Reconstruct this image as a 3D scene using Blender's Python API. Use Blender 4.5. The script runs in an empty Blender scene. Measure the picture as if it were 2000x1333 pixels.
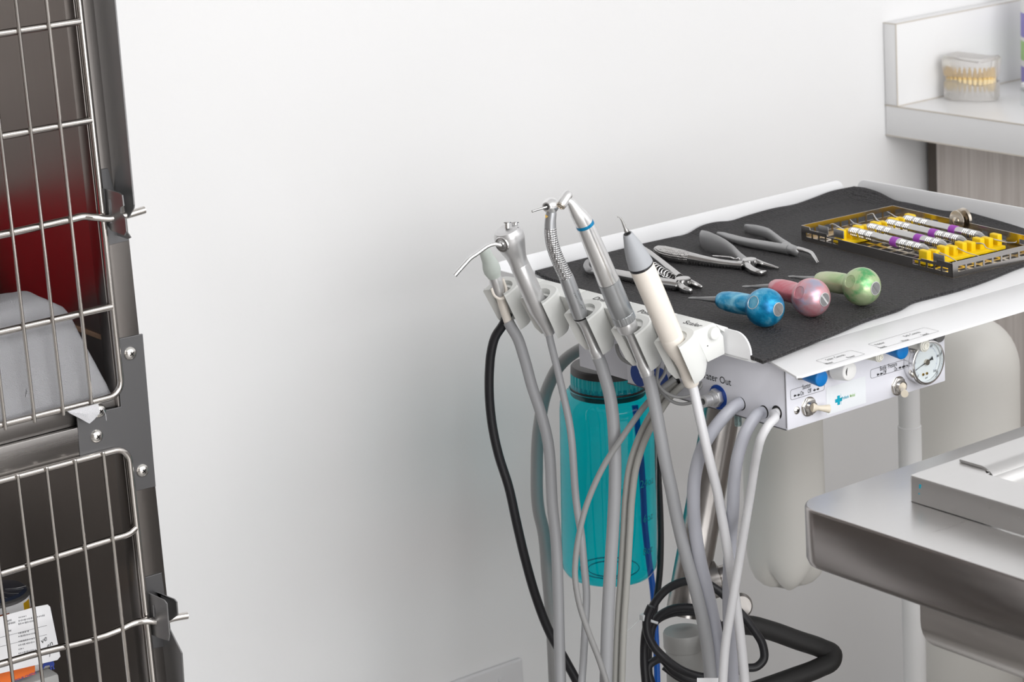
import bpy, bmesh, math, random
from math import radians, sin, cos, pi
from mathutils import Vector as V, Matrix
random.seed(7)
S = bpy.context.scene
COL = S.collection

# ------------------------------------------------------------------ camera geometry (2000 x 1333 frame)
F = 4896.0
PITCH, ROLL, AZ = radians(15.48), radians(3.73), radians(53.75)
CAM = V((0, 0, 1.5))
_fh = V((cos(AZ), sin(AZ), 0)); _rt = V((sin(AZ), -cos(AZ), 0)); _up = V((0, 0, 1))
FWD = cos(PITCH) * _fh - sin(PITCH) * _up
_u0 = sin(PITCH) * _fh + cos(PITCH) * _up
RGT = cos(ROLL) * _rt - sin(ROLL) * _u0
UPV = cos(ROLL) * _u0 + sin(ROLL) * _rt

def ray(x, y): return FWD + RGT * ((x - 1000) / F) - UPV * ((y - 666.5) / F)
def at(x, y, d): return CAM + ray(x, y) * d
def on(x, y, ax, val):
    r = ray(x, y); return CAM + r * ((val - CAM[ax]) / r[ax])
def onX(x, y, v): return on(x, y, 0, v)
def onY(x, y, v): return on(x, y, 1, v)
def onZ(x, y, v): return on(x, y, 2, v)
def depth(p): return (p - CAM).dot(FWD)
def pxm(n, p): return n * depth(p) / F          # n pixels at p, in metres
def onPl(x, y, O, N):
    r = ray(x, y); return CAM + r * ((O - CAM).dot(N) / r.dot(N))

# ------------------------------------------------------------------ objects
ORG = {}
def _link(name, bm, m, org, smooth, ang=35):
    me = bpy.data.meshes.new(name)
    bmesh.ops.recalc_face_normals(bm, faces=bm.faces[:])
    bmesh.ops.translate(bm, verts=bm.verts[:], vec=-org)
    bm.to_mesh(me); bm.free()
    if smooth:
        me.polygons.foreach_set('use_smooth', [True] * len(me.polygons))
        me.set_sharp_from_angle(angle=radians(ang))
    if m: me.materials.append(m)
    o = bpy.data.objects.new(name, me); COL.objects.link(o)
    return o
def tag(o, label, cat, group=None):
    o['label'] = label; o['category'] = cat
    if group: o['group'] = group
    return o
def thing(name, label, cat, loc, group=None):
    o = bpy.data.objects.new(name, None); COL.objects.link(o)
    o.empty_display_size = 0.02
    o.location = loc; ORG[o.name] = V(loc)
    return tag(o, label, cat, group)
def part(name, bm, m, parent, label=None, smooth=True, ang=35):
    org = ORG[parent.name]
    o = _link(name, bm, m, org, smooth, ang)
    o.parent = parent; ORG[o.name] = org
    if label: o['label'] = label
    return o
def solo(name, bm, m, label, cat, group=None, smooth=True, ang=35):
    lo = V([min(v.co[i] for v in bm.verts) for i in range(3)]); hi = V([max(v.co[i] for v in bm.verts) for i in range(3)])
    org = V(((lo.x + hi.x) / 2, (lo.y + hi.y) / 2, lo.z))
    o = _link(name, bm, m, org, smooth, ang)
    o.location = org; ORG[o.name] = org
    return tag(o, label, cat, group)
def struct(name, bm, m, smooth=False):
    o = _link(name, bm, m, V((0, 0, 0)), smooth); o['kind'] = 'structure'
    return o
NB = bmesh.new

# ------------------------------------------------------------------ shape helpers
def merge(bm, b2):
    me = bpy.data.meshes.new('tmp'); b2.to_mesh(me); b2.free(); bm.from_mesh(me); bpy.data.meshes.remove(me)
def box(bm, lo, hi, bev=0, seg=2):
    b = bmesh.new()
    lo, hi = V(lo), V(hi)
    bmesh.ops.create_cube(b, size=1, matrix=Matrix.Translation((lo + hi) / 2) @ Matrix.Diagonal((hi.x - lo.x, hi.y - lo.y, hi.z - lo.z, 1)))
    if bev: bmesh.ops.bevel(b, geom=b.edges[:], offset=bev, segments=seg, affect='EDGES', profile=0.5)
    merge(bm, b); return bm
def obox(bm, c, ux, uy, uz, h, bev=0, seg=2):
    b = bmesh.new()
    M = Matrix((ux, uy, uz)).transposed().to_4x4(); M.translation = c
    bmesh.ops.create_cube(b, size=2, matrix=M @ Matrix.Diagonal((h[0], h[1], h[2], 1)))
    if bev: bmesh.ops.bevel(b, geom=b.edges[:], offset=bev, segments=seg, affect='EDGES', profile=0.5)
    merge(bm, b); return bm
def frame_of(t, ref=None):
    t = t.normalized()
    r = ref if ref else (V((0, 0, 1)) if abs(t.z) < 0.9 else V((1, 0, 0)))
    u = (r - t * r.dot(t)).normalized()
    return u, t.cross(u)
def smooth_pts(pts, vals, sub):
    if sub <= 1 or len(pts) < 3: return [V(p) for p in pts], list(vals)
    P, R = [], []
    n = len(pts)
    d = [max((b - a).length, 1e-9) for a, b in zip(pts, pts[1:])]
    tg = []
    for i in range(n):
        if i == 0: tg.append((pts[1] - pts[0]) / d[0])
        elif i == n - 1: tg.append((pts[-1] - pts[-2]) / d[-1])
        else: tg.append(((pts[i + 1] - pts[i]) / d[i] * d[i - 1] + (pts[i] - pts[i - 1]) / d[i - 1] * d[i]) / (d[i] + d[i - 1]))
    for i in range(n - 1):
        p1, p2, m1, m2 = pts[i], pts[i + 1], tg[i] * d[i], tg[i + 1] * d[i]
        for k in range(sub):
            t = k / sub; t2, t3 = t * t, t * t * t
            P.append(p1 * (2 * t3 - 3 * t2 + 1) + m1 * (t3 - 2 * t2 + t) + p2 * (3 * t2 - 2 * t3) + m2 * (t3 - t2))
            a, b = vals[i], vals[i + 1]
            R.append(a + (b - a) * t if not isinstance(a, tuple) else tuple(x + (y - x) * t for x, y in zip(a, b)))
    P.append(V(pts[-1])); R.append(vals[-1])
    return P, R
def tube(bm, pts, rad, seg=14, sub=6, cap=True, ref=None, closed=False):
    """round tube; rad is a number, a list, or a list of (side, up) pairs for an oval with 'up' along ref"""
    n = len(pts)
    vals = list(rad) if isinstance(rad, (list, tuple)) else [rad] * n
    if any(isinstance(v, tuple) for v in vals): vals = [v if isinstance(v, tuple) else (v, v) for v in vals]
    pts = [V(p) for p in pts]
    P, R = smooth_pts(pts, vals, sub)
    n = len(P)
    rings = []; u = None; lt = None
    for i in range(n):
        a, b = P[max(i - 1, 0)], P[min(i + 1, n - 1)]
        if (b - a).length < 1e-9: t = lt
        else: t = (b - a).normalized()
        if i > 0 and i < n - 1 and ((P[i] - a).length < 2e-4 or (b - P[i]).length < 2e-4) and lt: t = lt
        if ref is not None: u, w = frame_of(t, ref)
        else:
            if u is None: u, w = frame_of(t)
            else:
                u = (u - t * u.dot(t)).normalized(); w = t.cross(u)
        lt = t
        r = R[i]
        rw, ru = (r if isinstance(r, tuple) else (r, r))
        rings.append([bm.verts.new(P[i] + u * (cos(2 * pi * k / seg) * ru) + w * (sin(2 * pi * k / seg) * rw)) for k in range(seg)])
    for i in range(n - 1):
        A, B = rings[i], rings[i + 1]
        for k in range(seg): bm.faces.new((A[k], A[(k + 1) % seg], B[(k + 1) % seg], B[k]))
    if cap:
        bm.faces.new(rings[0][::-1]); bm.faces.new(rings[-1])
    return bm
def lathe(bm, p0, axis, prof, seg=32, cap=True):
    """prof: (t along axis, radius)"""
    axis = axis.normalized(); u, w = frame_of(axis)
    rings = []
    for t, r in prof:
        c = p0 + axis * t
        if r < 1e-6: rings.append([bm.verts.new(c)])
        else: rings.append([bm.verts.new(c + (u * cos(2 * pi * k / seg) + w * sin(2 * pi * k / seg)) * r) for k in range(seg)])
    for A, B in zip(rings, rings[1:]):
        if len(A) == 1 and len(B) == 1: continue
        for k in range(seg):
            j = (k + 1) % seg
            if len(A) == 1: bm.faces.new((A[0], B[j], B[k]))
            elif len(B) == 1: bm.faces.new((A[k], A[j], B[0]))
            else: bm.faces.new((A[k], A[j], B[j], B[k]))
    if cap:
        if len(rings[0]) > 1: bm.faces.new(rings[0][::-1])
        if len(rings[-1]) > 1: bm.faces.new(rings[-1])
    return bm
def disc(bm, c, n, r, h, seg=28, bev=0):
    n = n.normalized()
    pr = [(0, r), (h, r)] if not bev else [(0, r), (h - bev, r), (h - bev * .3, r - bev * .3), (h, r - bev)]
    return lathe(bm, c, n, pr, seg)
def ring_pts(n, r, a0=0, a1=2 * pi): return [(cos(a0 + (a1 - a0) * k / n) * r, sin(a0 + (a1 - a0) * k / n) * r) for k in range(n)]
def plate(bm, outer, holes, O, U, W, t, bev=0):
    """flat sheet with holes: 2-D outlines in the (U, W) plane at O, thickness t along U x W"""
    b = bmesh.new(); N = U.cross(W).normalized(); E = []
    for loop in [outer] + list(holes):
        vs = [b.verts.new(O + U * x + W * y) for x, y in loop]
        for i in range(len(vs)): E.append(b.edges.new((vs[i], vs[(i + 1) % len(vs)])))
    if holes: bmesh.ops.triangle_fill(b, use_beauty=True, use_dissolve=False, edges=E, normal=N)
    else: b.faces.new(b.verts[:])
    if t:
        ex = bmesh.ops.extrude_face_region(b, geom=b.faces[:] + b.edges[:])
        bmesh.ops.translate(b, verts=[g for g in ex['geom'] if isinstance(g, bmesh.types.BMVert)], vec=N * t)
        if bev:
            es = [e for e in b.edges if len(e.link_faces) == 2 and abs(e.link_faces[0].normal.dot(e.link_faces[1].normal)) < .5 and any(abs(f.normal.dot(N)) > .9 for f in e.link_faces)]
            bmesh.ops.recalc_face_normals(b, faces=b.faces[:])
            bmesh.ops.bevel(b, geom=es, offset=bev, segments=2, affect='EDGES', profile=0.5)
    merge(bm, b); return bm
def polyw(bm, pts, vec, bev=0):
    """prism: world-space outline extruded by vec"""
    b = bmesh.new(); f = b.faces.new([b.verts.new(p) for p in pts])
    ex = bmesh.ops.extrude_face_region(b, geom=[f])
    bmesh.ops.translate(b, verts=[g for g in ex['geom'] if isinstance(g, bmesh.types.BMVert)], vec=vec)
    if bev:
        bmesh.ops.recalc_face_normals(b, faces=b.faces[:])
        bmesh.ops.bevel(b, geom=b.edges[:], offset=bev, segments=2, affect='EDGES', profile=0.5)
    merge(bm, b); return bm
def rrect(w, h, r, n=5, x0=0, y0=0):
    out = []
    for cx, cy, a in ((w - r, h - r, 0), (r, h - r, pi / 2), (r, r, pi), (w - r, r, 3 * pi / 2)):
        for k in range(n + 1):
            q = a + pi / 2 * k / n; out.append((x0 + cx + r * cos(q), y0 + cy + r * sin(q)))
    return out
def rect(x0, y0, x1, y1): return [(x0, y0), (x1, y0), (x1, y1), (x0, y1)]
_txt = {}
def text(bm, s, O, U, W, size, align='LEFT', lift=0.00025, bold=0.0, shear=0.0, sx=1.0):
    c = bpy.data.curves.new('t', 'FONT'); c.body = s; c.size = 1; c.align_x = align; c.offset = bold; c.shear = shear; c.resolution_u = 3
    o = bpy.data.objects.new('t', c); COL.objects.link(o)
    me = bpy.data.meshes.new_from_object(o.evaluated_get(bpy.context.evaluated_depsgraph_get()))
    N = U.cross(W).normalized()
    b = bmesh.new(); b.from_mesh(me)
    for v in b.verts: v.co = O + U * (v.co.x * size * sx) + W * (v.co.y * size) + N * lift
    bpy.data.objects.remove(o); bpy.data.curves.remove(c); bpy.data.meshes.remove(me)
    merge(bm, b); return bm
def flat(bm, pts2, O, U, W, lift=0.0002):
    N = U.cross(W).normalized()
    bm.faces.new([bm.verts.new(O + U * x + W * y + N * lift) for x, y in pts2]); return bm
def outline(bm, loop, inset_loop, O, U, W, lift=0.0002):
    N = U.cross(W).normalized()
    a = [bm.verts.new(O + U * x + W * y + N * lift) for x, y in loop]; b = [bm.verts.new(O + U * x + W * y + N * lift) for x, y in inset_loop]
    for i in range(len(a)):
        j = (i + 1) % len(a); bm.faces.new((a[i], a[j], b[j], b[i]))
    return bm

# ------------------------------------------------------------------ materials
def mat(name, col, rough=.5, metal=0, spec=.5, trans=0, ior=1.45, coat=0, emit=None, sheen=0, sss=0, alpha=1):
    m = bpy.data.materials.new(name); m.use_nodes = True
    b = m.node_tree.nodes['Principled BSDF']
    b.inputs['Base Color'].default_value = (*col, 1); b.inputs['Roughness'].default_value = rough; b.inputs['Metallic'].default_value = metal
    b.inputs['Specular IOR Level'].default_value = spec; b.inputs['Transmission Weight'].default_value = trans; b.inputs['IOR'].default_value = ior
    b.inputs['Coat Weight'].default_value = coat; b.inputs['Sheen Weight'].default_value = sheen
    if sss: b.inputs['Subsurface Weight'].default_value = sss; b.inputs['Subsurface Radius'].default_value = (.01, .01, .01)
    return m
def nd(m, t, **kw):
    n = m.node_tree.nodes.new(t)
    for k, v in kw.items():
        if k in n.inputs: n.inputs[k].default_value = v
        else: setattr(n, k, v)
    return n
def lk(m, a, ao, b, bi): m.node_tree.links.new(a.outputs[ao], b.inputs[bi])
def bsdf(m): return m.node_tree.nodes['Principled BSDF']
def coords(m, scale=(1, 1, 1), kind='Object', rot=(0, 0, 0)):
    t = nd(m, 'ShaderNodeTexCoord'); mp = nd(m, 'ShaderNodeMapping')
    mp.inputs['Scale'].default_value = scale; mp.inputs['Rotation'].default_value = rot
    lk(m, t, kind, mp, 'Vector'); return mp
def bump(m, tex, out, strength, dist=.001):
    b = nd(m, 'ShaderNodeBump', Strength=strength, Distance=dist); lk(m, tex, out, b, 'Height'); lk(m, b, 'Normal', bsdf(m), 'Normal'); return b
def noise_bump(m, scale, strength, dist=.001, detail=3, mscale=(1, 1, 1)):
    mp = coords(m, mscale); n = nd(m, 'ShaderNodeTexNoise', Scale=scale, Detail=detail); lk(m, mp, 'Vector', n, 'Vector'); bump(m, n, 'Fac', strength, dist); return n
def ramp(m, src, out, stops, dst, inp):
    r = nd(m, 'ShaderNodeValToRGB'); lk(m, src, out, r, 'Fac')
    e = r.color_ramp.elements
    while len(e) < len(stops): e.new(.5)
    for el, (p, c) in zip(e, stops): el.position = p; el.color = (*c, 1) if len(c) == 3 else c
    lk(m, r, 'Color', dst, inp); return r
def brushed(name, col, rough, mscale, strength=.15, var=.06):
    m = mat(name, col, rough, 1.0)
    mp = coords(m, mscale); n = nd(m, 'ShaderNodeTexNoise', Scale=60, Detail=4); lk(m, mp, 'Vector', n, 'Vector')
    bump(m, n, 'Fac', strength, .0004)
    mr = nd(m, 'ShaderNodeMapRange'); mr.inputs['To Min'].default_value = rough - var; mr.inputs['To Max'].default_value = rough + var
    lk(m, n, 'Fac', mr, 'Value'); lk(m, mr, 'Result', bsdf(m), 'Roughness')
    return m
M = {}
M['wall'] = mat('wall_paint', (.86, .86, .865), .55, spec=.3); noise_bump(M['wall'], 260, .06, .002)
M['wall2'] = mat('dark_unseen_wall', (.20, .185, .175), .7)  # unseen walls, toned dark so the steel reflects a dim room
M['ceil'] = mat('ceiling_paint', (.85, .85, .85), .8)
M['floor'] = mat('vinyl_floor', (.34, .33, .32), .35)
_n = noise_bump(M['floor'], 40, .05)
ramp(M['floor'], _n, 'Fac', [(.3, (.31, .30, .29)), (.7, (.38, .37, .355))], bsdf(M['floor']), 'Base Color')
M['steel_v'] = brushed('brushed_steel_vertical', (.34, .322, .31), .3, (3, 3, .08))
M['steel_p'] = brushed('post_steel', (.215, .20, .19), .3, (3, 3, .08))
M['steel_x'] = brushed('brushed_steel_along', (.36, .345, .335), .27, (.08, 3, 3))
M['steel_plate'] = mat('dull_steel_plate', (.165, .165, .17), .42, 1.0); noise_bump(M['steel_plate'], 900, .06, .0003)
M['liner'] = brushed('cage_liner_steel', (.37, .345, .33), .33, (3, 3, .06), .1, .04)
M['rod'] = mat('polished_rod', (.66, .63, .60), .17, 1.0)
M['screw'] = mat('bright_screw', (.8, .78, .75), .2, 1.0)
M['dark'] = mat('dark_recess', (.015, .014, .014), .6)
M['table'] = brushed('table_steel', (.74, .735, .73), .3, (.3, 3, 3), .08)
M['skirt'] = brushed('shaded_skirt_steel', (.44, .415, .405), .2, (3, .3, 3), .05, .04)  # same steel as the top, base darkened to stand in for dim reflections
M['sinkst'] = brushed('sink_steel', (.60, .57, .55), .3, (3, .1, 3), .08)
M['chrome'] = mat('chrome', (.80, .80, .80), .16, 1.0)
M['satin'] = mat('satin_steel', (.70, .70, .705), .36, .75)
M['grey_steel'] = mat('grey_steel', (.30, .30, .305), .38, .85)
M['mattmetal'] = mat('matt_instrument_metal', (.40, .40, .405), .42, .7)
M['instr'] = mat('instrument_steel', (.55, .545, .54), .16, 1.0)
M['handpiece_dark'] = mat('grey_motor', (.44, .455, .47), .34, .75)
M['bright'] = mat('bright_satin_metal', (.84, .84, .84), .25, .88)
M['titan'] = mat('titanium_grey', (.46, .47, .485), .36, .75)
M['white'] = mat('white_powder_coat', (.86, .865, .88), .35, spec=.5); noise_bump(M['white'], 700, .03, .0004)
M['boxwhite'] = mat('white_box_coat', (.80, .805, .87), .4, spec=.4)
M['holder'] = mat('holder_plastic', (.77, .78, .76), .45)
M['cream'] = mat('cream_plastic', (.86, .80, .725), .42)
M['greycone'] = mat('grey_plastic', (.40, .415, .44), .5)
M['ivory'] = mat('ivory_plastic', (.74, .67, .55), .35)
M['palegreen'] = mat('pale_green_rubber', (.60, .655, .615), .5)
M['hose_grey'] = mat('grey_hose', (.375, .38, .395), .42)
M['hose_mid'] = mat('mid_grey_hose', (.30, .30, .30), .45)
M['hose_dark'] = mat('dark_grey_hose', (.16, .16, .16), .45)
M['hose_blue'] = mat('pale_hose', (.53, .54, .60), .35)
M['hose_white'] = mat('white_hose', (.70, .70, .72), .35)
M['hose_warm'] = mat('warm_grey_hose', (.42, .415, .39), .42)
M['black'] = mat('black_rubber', (.014, .014, .017), .4)
M['blackfoam'] = mat('black_foam', (.022, .021, .021), .6); noise_bump(M['blackfoam'], 600, .1, .001)
M['blue'] = mat('blue_plastic', (.0, .16, .48), .4)
M['bluering'] = mat('blue_ring', (.0, .05, .32), .4)
M['bluetube'] = mat('blue_tube', (.0, .10, .48), .35)
M['bluecollar'] = mat('blue_collar', (.0, .22, .45), .25, .3)
M['purple'] = mat('purple_band', (.38, .06, .50), .45)
M['yellow'] = mat('yellow_silicone', (.92, .62, .0), .5)
M['whiteplastic'] = mat('white_knob', (.82, .82, .81), .3)
M['creamknob'] = mat('cream_knob', (.72, .71, .64), .4)
M['print'] = mat('black_print', (.02, .02, .022), .6)
M['greyprint'] = mat('grey_print', (.16, .16, .17), .6)
M['sticker'] = mat('clear_sticker', (.82, .85, .88), .3)
M['teal_print'] = mat('teal_print', (.0, .36, .50), .5)
M['green_print'] = mat('green_print', (.38, .62, .25), .5)
M['brown'] = mat('brown_block', (.23, .125, .045), .5)
M['milk'] = mat('milky_plastic', (.80, .785, .745), .4)
M['post'] = mat('white_post', (.90, .90, .90), .4)
M['colgrey'] = mat('grey_column', (.44, .44, .43), .4)
M['wood'] = mat('greige_laminate', (.38, .34, .31), .5)
_mp = coords(M['wood'], (1, 14, .5)); _n = nd(M['wood'], 'ShaderNodeTexNoise', Scale=9, Detail=5, Roughness=.6, Distortion=.6); lk(M['wood'], _mp, 'Vector', _n, 'Vector')
ramp(M['wood'], _n, 'Fac', [(.3, (.52, .465, .43)), (.5, (.62, .565, .53)), (.72, (.70, .65, .61))], bsdf(M['wood']), 'Base Color')
M['woodgap'] = mat('cabinet_shade_dark', (.12, .10, .085), .6)
M['counter'] = mat('white_laminate', (.86, .86, .865), .3)
M['edgeline'] = mat('laminate_seam', (.62, .57, .50), .5)
M['plate'] = mat('plate_plastic', (.72, .72, .735), .4)
M['acrylic'] = mat('clear_acrylic', (.97, .95, .93), .3, trans=.82, ior=1.3)
M['tooth'] = mat('tooth_cream', (.86, .70, .42), .35)
M['gum'] = mat('root_amber', (.82, .58, .24), .45)
M['paper'] = mat('paper', (.84, .84, .86), .6)
M['canside'] = mat('can_label', (.74, .74, .75), .4)
M['lid'] = mat('navy_lid', (.02, .026, .045), .25, coat=.5)
M['film'] = mat('clear_film', (.9, .9, .92), .12, trans=.9, ior=1.2)
M['bag'] = mat('white_bag', (.72, .72, .73), .3, coat=.3)
M['orange'] = mat('orange_print', (.85, .18, .03), .4)
M['rust'] = mat('rust_print', (.50, .12, .05), .5)
M['dogblue'] = mat('blue_print', (.03, .06, .32), .5)
M['yel'] = mat('yellow_print', (.85, .55, .02), .5)
M['brownphoto'] = mat('brown_print', (.34, .16, .09), .5)
M['redcloth'] = mat('red_fleece', (.80, .01, .03), .9)
M['caulk'] = mat('tan_caulk', (.34, .22, .15), .6)
M['tooth_thread'] = mat('zinc_bolt', (.45, .55, .54), .35, .9)
M['brass'] = mat('brass', (.55, .36, .10), .3, 1.0)
M['gold_steel'] = mat('warm_steel', (.62, .56, .48), .2, 1.0)
M['cass'] = mat('cassette_steel', (.42, .40, .385), .24, 1.0)
M['glass'] = mat('thin_glass', (1, 1, 1), .02, trans=1.0, ior=1.1)
M['violet'] = mat('violet_label', (.30, .26, .62), .5)
M['tie'] = mat('cable_tie', (.62, .64, .65), .35)
M['bluegrad'] = mat('grad', (.03, .05, .30), .5)

# towel
m = M['towel'] = mat('terry_cloth', (.90, .90, .94), .95, spec=.1, sheen=.3)
noise_bump(m, 1500, .9, .0025, 4)
# mat: woven foam
m = M['mat'] = mat('foam_mat', (.052, .050, .052), .62, spec=.35)
mp = coords(m, (1, 1, 1)); v = nd(m, 'ShaderNodeTexVoronoi', Scale=300); lk(m, mp, 'Vector', v, 'Vector'); v.inputs['Randomness'].default_value = .35
bump(m, v, 'Distance', 1.0, .004)
ramp(m, v, 'Distance', [(.0, (.075, .072, .074)), (.7, (.032, .031, .033))], bsdf(m), 'Base Color')
# knurled metal
def knurl(name, col, scale, rough=.25, st=1.0):
    m = mat(name, col, rough, 1.0)
    mp = coords(m); v = nd(m, 'ShaderNodeTexVoronoi', Scale=scale); v.inputs['Randomness'].default_value = .15
    lk(m, mp, 'Vector', v, 'Vector'); bump(m, v, 'Distance', st, .001); return m
M['knurl'] = knurl('knurled_grip', (.62, .62, .63), 520)
M['knurl_f'] = knurl('knurled_forceps', (.6, .59, .58), 480)
def mottled(name, stops, rough=.3, scale=55):
    m = mat(name, stops[0][1], rough, .45)
    mp = coords(m); n = nd(m, 'ShaderNodeTexNoise', Scale=scale, Detail=4, Roughness=.6, Distortion=.5); lk(m, mp, 'Vector', n, 'Vector')
    ramp(m, n, 'Fac', stops, bsdf(m), 'Base Color'); return m
M['anod_blue'] = mottled('mottled_blue', [(.36, (.0, .13, .30)), (.5, (.01, .28, .52)), (.68, (.22, .55, .72))])
M['anod_pink'] = mottled('mottled_pink', [(.33, (.42, .42, .55)), (.45, (.62, .34, .38)), (.62, (.60, .16, .2))], scale=38)
M['anod_green'] = mottled('mottled_green', [(.34, (.12, .42, .16)), (.44, (.42, .55, .30)), (.7, (.58, .62, .42))], scale=40)
M['coll_blue'] = M['anod_blue']
# teal bottle: thin clear walls
m = M['teal'] = mat('teal_clear_plastic', (.0, .62, .70), .05, trans=1.0, ior=1.12)
M['tealcap'] = mat('teal_cap_band', (.0, .42, .47), .3)
M['tealink'] = mat('teal_marking', (.0, .30, .36), .3)
M['capblack'] = mat('cap_black', (.035, .033, .034), .4)
M['loop'] = mat('grey_loop', (.36, .37, .39), .4)
# teal bottle wall: tinted see-through plastic with a glossy skin
def thin(m, tint, gloss=.06, rough=.04):
    nt = m.node_tree; nt.nodes.remove(bsdf(m))
    out = [n for n in nt.nodes if n.type == 'OUTPUT_MATERIAL'][0]
    tr = nd(m, 'ShaderNodeBsdfTransparent'); tr.inputs['Color'].default_value = (*tint, 1)
    gl = nd(m, 'ShaderNodeBsdfGlossy'); gl.inputs['Roughness'].default_value = rough
    fr = nd(m, 'ShaderNodeFresnel'); fr.inputs['IOR'].default_value = 1.45
    mx = nd(m, 'ShaderNodeMixShader'); ge = nd(m, 'ShaderNodeNewGeometry'); s1 = nd(m, 'ShaderNodeMath', operation='SUBTRACT'); s1.inputs[0].default_value = 1; lk(m, ge, 'Backfacing', s1, 1)
    m2 = nd(m, 'ShaderNodeMath', operation='MULTIPLY'); lk(m, fr, 'Fac', m2, 0); lk(m, s1, 'Value', m2, 1); lk(m, m2, 'Value', mx, 'Fac'); lk(m, tr, 'BSDF', mx, 1); lk(m, gl, 'BSDF', mx, 2); lk(m, mx, 'Shader', out, 'Surface')
thin(M['teal'], (.0, .80, .86))
thin(M['film'], (.93, .93, .95))
thin(M['glass'], (.95, .97, .97))

# ================================================================== ROOM
YW = 2.2447
XR = 2.95
struct('wall_back', box(NB(), (-1.8, YW, 0), (XR + .1, YW + .1, 2.6)), M['wall'])
struct('wall_right', box(NB(), (XR, -2.4, 0), (XR + .1, YW, 2.6)), M['wall'])
struct('wall_left', box(NB(), (-1.9, -2.4, 0), (-1.8, YW, 2.6)), M['wall2'])
struct('wall_front', box(NB(), (-1.9, -2.5, 0), (XR + .1, -2.4, 2.6)), M['wall2'])
struct('floor', box(NB(), (-1.9, -2.5, -.05), (XR + .1, YW + .1, 0)), M['floor'])
struct('ceiling', box(NB(), (-1.9, -2.5, 2.6), (XR + .1, YW + .1, 2.65)), M['ceil'])
struct('baseboard_back', box(NB(), (1.05, YW - .012, 0), (2.25, YW, .1), .002), M['white'])

# ------------------------------------------------------------------ counter along the right wall
XC = 2.2567; YC = YW - .001
ct = thing('countertop', 'white laminate countertop with raised end splash against the white wall', 'countertop', (2.55, 1.4, .8693))
bm = NB(); box(bm, (XC, .35, .8693), (XR - .001, YC, .9083), .0012); part('worktop', bm, M['counter'], ct)
bm = NB(); box(bm, (XC, YC - .0217, .909), (XR - .001, YC, 1.0135), .001); part('end_splash', bm, M['counter'], ct)
bm = NB()
box(bm, (XC - .0004, .35, .9073), (XC + .0006, YC, .9089)); box(bm, (XC - .0004, .35, .8688), (XC + .0006, YC, .8701))
box(bm, (XC + .0003, YC - .0221, 1.0126), (XR - .002, YC - .0207, 1.0139)); box(bm, (XC - .0004, YC - .0221, .909), (XC + .0008, YC - .0211, 1.0138))
box(bm, (XC - .0004, YC - .0215, 1.0127), (XC + .0006, YC, 1.0139)); box(bm, (XC + .001, YC - .0223, .9082), (XR - .002, YC - .0213, .9092))
part('edge_seam', bm, M['edgeline'], ct)
cb = thing('base_cabinet', 'grey brown wood grain base cabinet under the white countertop', 'cabinet', (2.6, 1.4, 0))
bm = NB(); box(bm, (2.335, .37, .09), (XR - .001, YC - .004, .868)); part('carcass', bm, M['woodgap'], cb)
bm = NB(); box(bm, (2.34, .37, 0), (XR - .001, YC - .004, .09)); part('toe_kick', bm, M['woodgap'], cb)
bm = NB(); box(bm, (2.326, YC - .03, .10), (2.335, YC - .006, .868)); part('filler_strip', bm, M['woodgap'], cb)  # recessed filler; the shade of the gap is put into its dark colour
y0 = YC - .032
for i in range(3):
    y1 = y0 - .44
    bm = NB(); box(bm, (2.312, y1 + .002, .11), (2.334, y0 - .002, .862), .001); d = part('door', bm, M['wood'], cb)
    bm = NB(); yh = y0 - .165
    box(bm, (2.298, yh - .24, .8535), (2.334, yh, .8625), .001); part('edge_pull', bm, M['brown'], d, 'brown edge pull')
    y0 = y1

# ------------------------------------------------------------------ wall plate
o = onY(1014.6, 1283.3, YW)
pl = thing('wall_plate', 'white double gang wall plate low on the white wall', 'wall plate', (o.x - .058, YW - .004, o.z - .114))
bm = NB(); hole = [rect(-.0035 - .058 - .023 + .0, -.069, -.0035 - .058 - .023 + .007, -.045)]
box(bm, (o.x - .116, YW - .0065, o.z - .114), (o.x, YW - .0002, o.z), .003, 3); part('plate', bm, M['plate'], pl)
for sx in (.0352, .0812):
    for sz in (.0165, .0975):
        bm = NB(); disc(bm, V((o.x - sx, YW - .0062, o.z - sz)), V((0, -1, 0)), .0032, .0016, 20, .0008); part('screw', bm, M['plate'], pl)
    bm = NB(); box(bm, (o.x - sx - .005, YW - .014, o.z - .066), (o.x - sx + .005, YW - .006, o.z - .048), .001); part('toggle', bm, M['plate'], pl)

# ------------------------------------------------------------------ jaw model on the counter
zc = .9083
tp = thing('jaw_model', 'clear acrylic jaw model with yellowed teeth on the white countertop', 'jaw model', onZ(1900, 205, zc))
cen = onZ(1899, 194, zc)
E1 = V((.36, -.93, 0)).normalized(); E2 = V((.93, .36, 0))   # long side, depth
def jaw(zlo, zhi, grow):
    lo = [(x * .88, y * .72) for x, y in ((-.040, -.017), (-.030, .022), (.022, .026), (.040, .010), (.041, -.012), (.020, -.026), (-.020, -.026))]
    b = bmesh.new()
    A = [b.verts.new(cen + E1 * x + E2 * y + V((0, 0, zlo))) for x, y in lo]
    k = grow
    B = [b.verts.new(cen + E1 * (x * k) + E2 * (y * k) + V((0, 0, zhi + .004 * sin(i * 2.3)))) for i, (x, y) in enumerate(lo)]
    b.faces.new(A[::-1]); b.faces.new(B)
    for i in range(len(lo)):
        j = (i + 1) % len(lo); b.faces.new((A[i], A[j], B[j], B[i]))
    bmesh.ops.bevel(b, geom=b.edges[:], offset=.003, segments=2, affect='EDGES')
    return b
part('lower_jaw', jaw(.0005, .026, 1.0), M['acrylic'], tp)
part('upper_jaw', jaw(.0285, .056, 1.06), M['acrylic'], tp)
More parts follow.
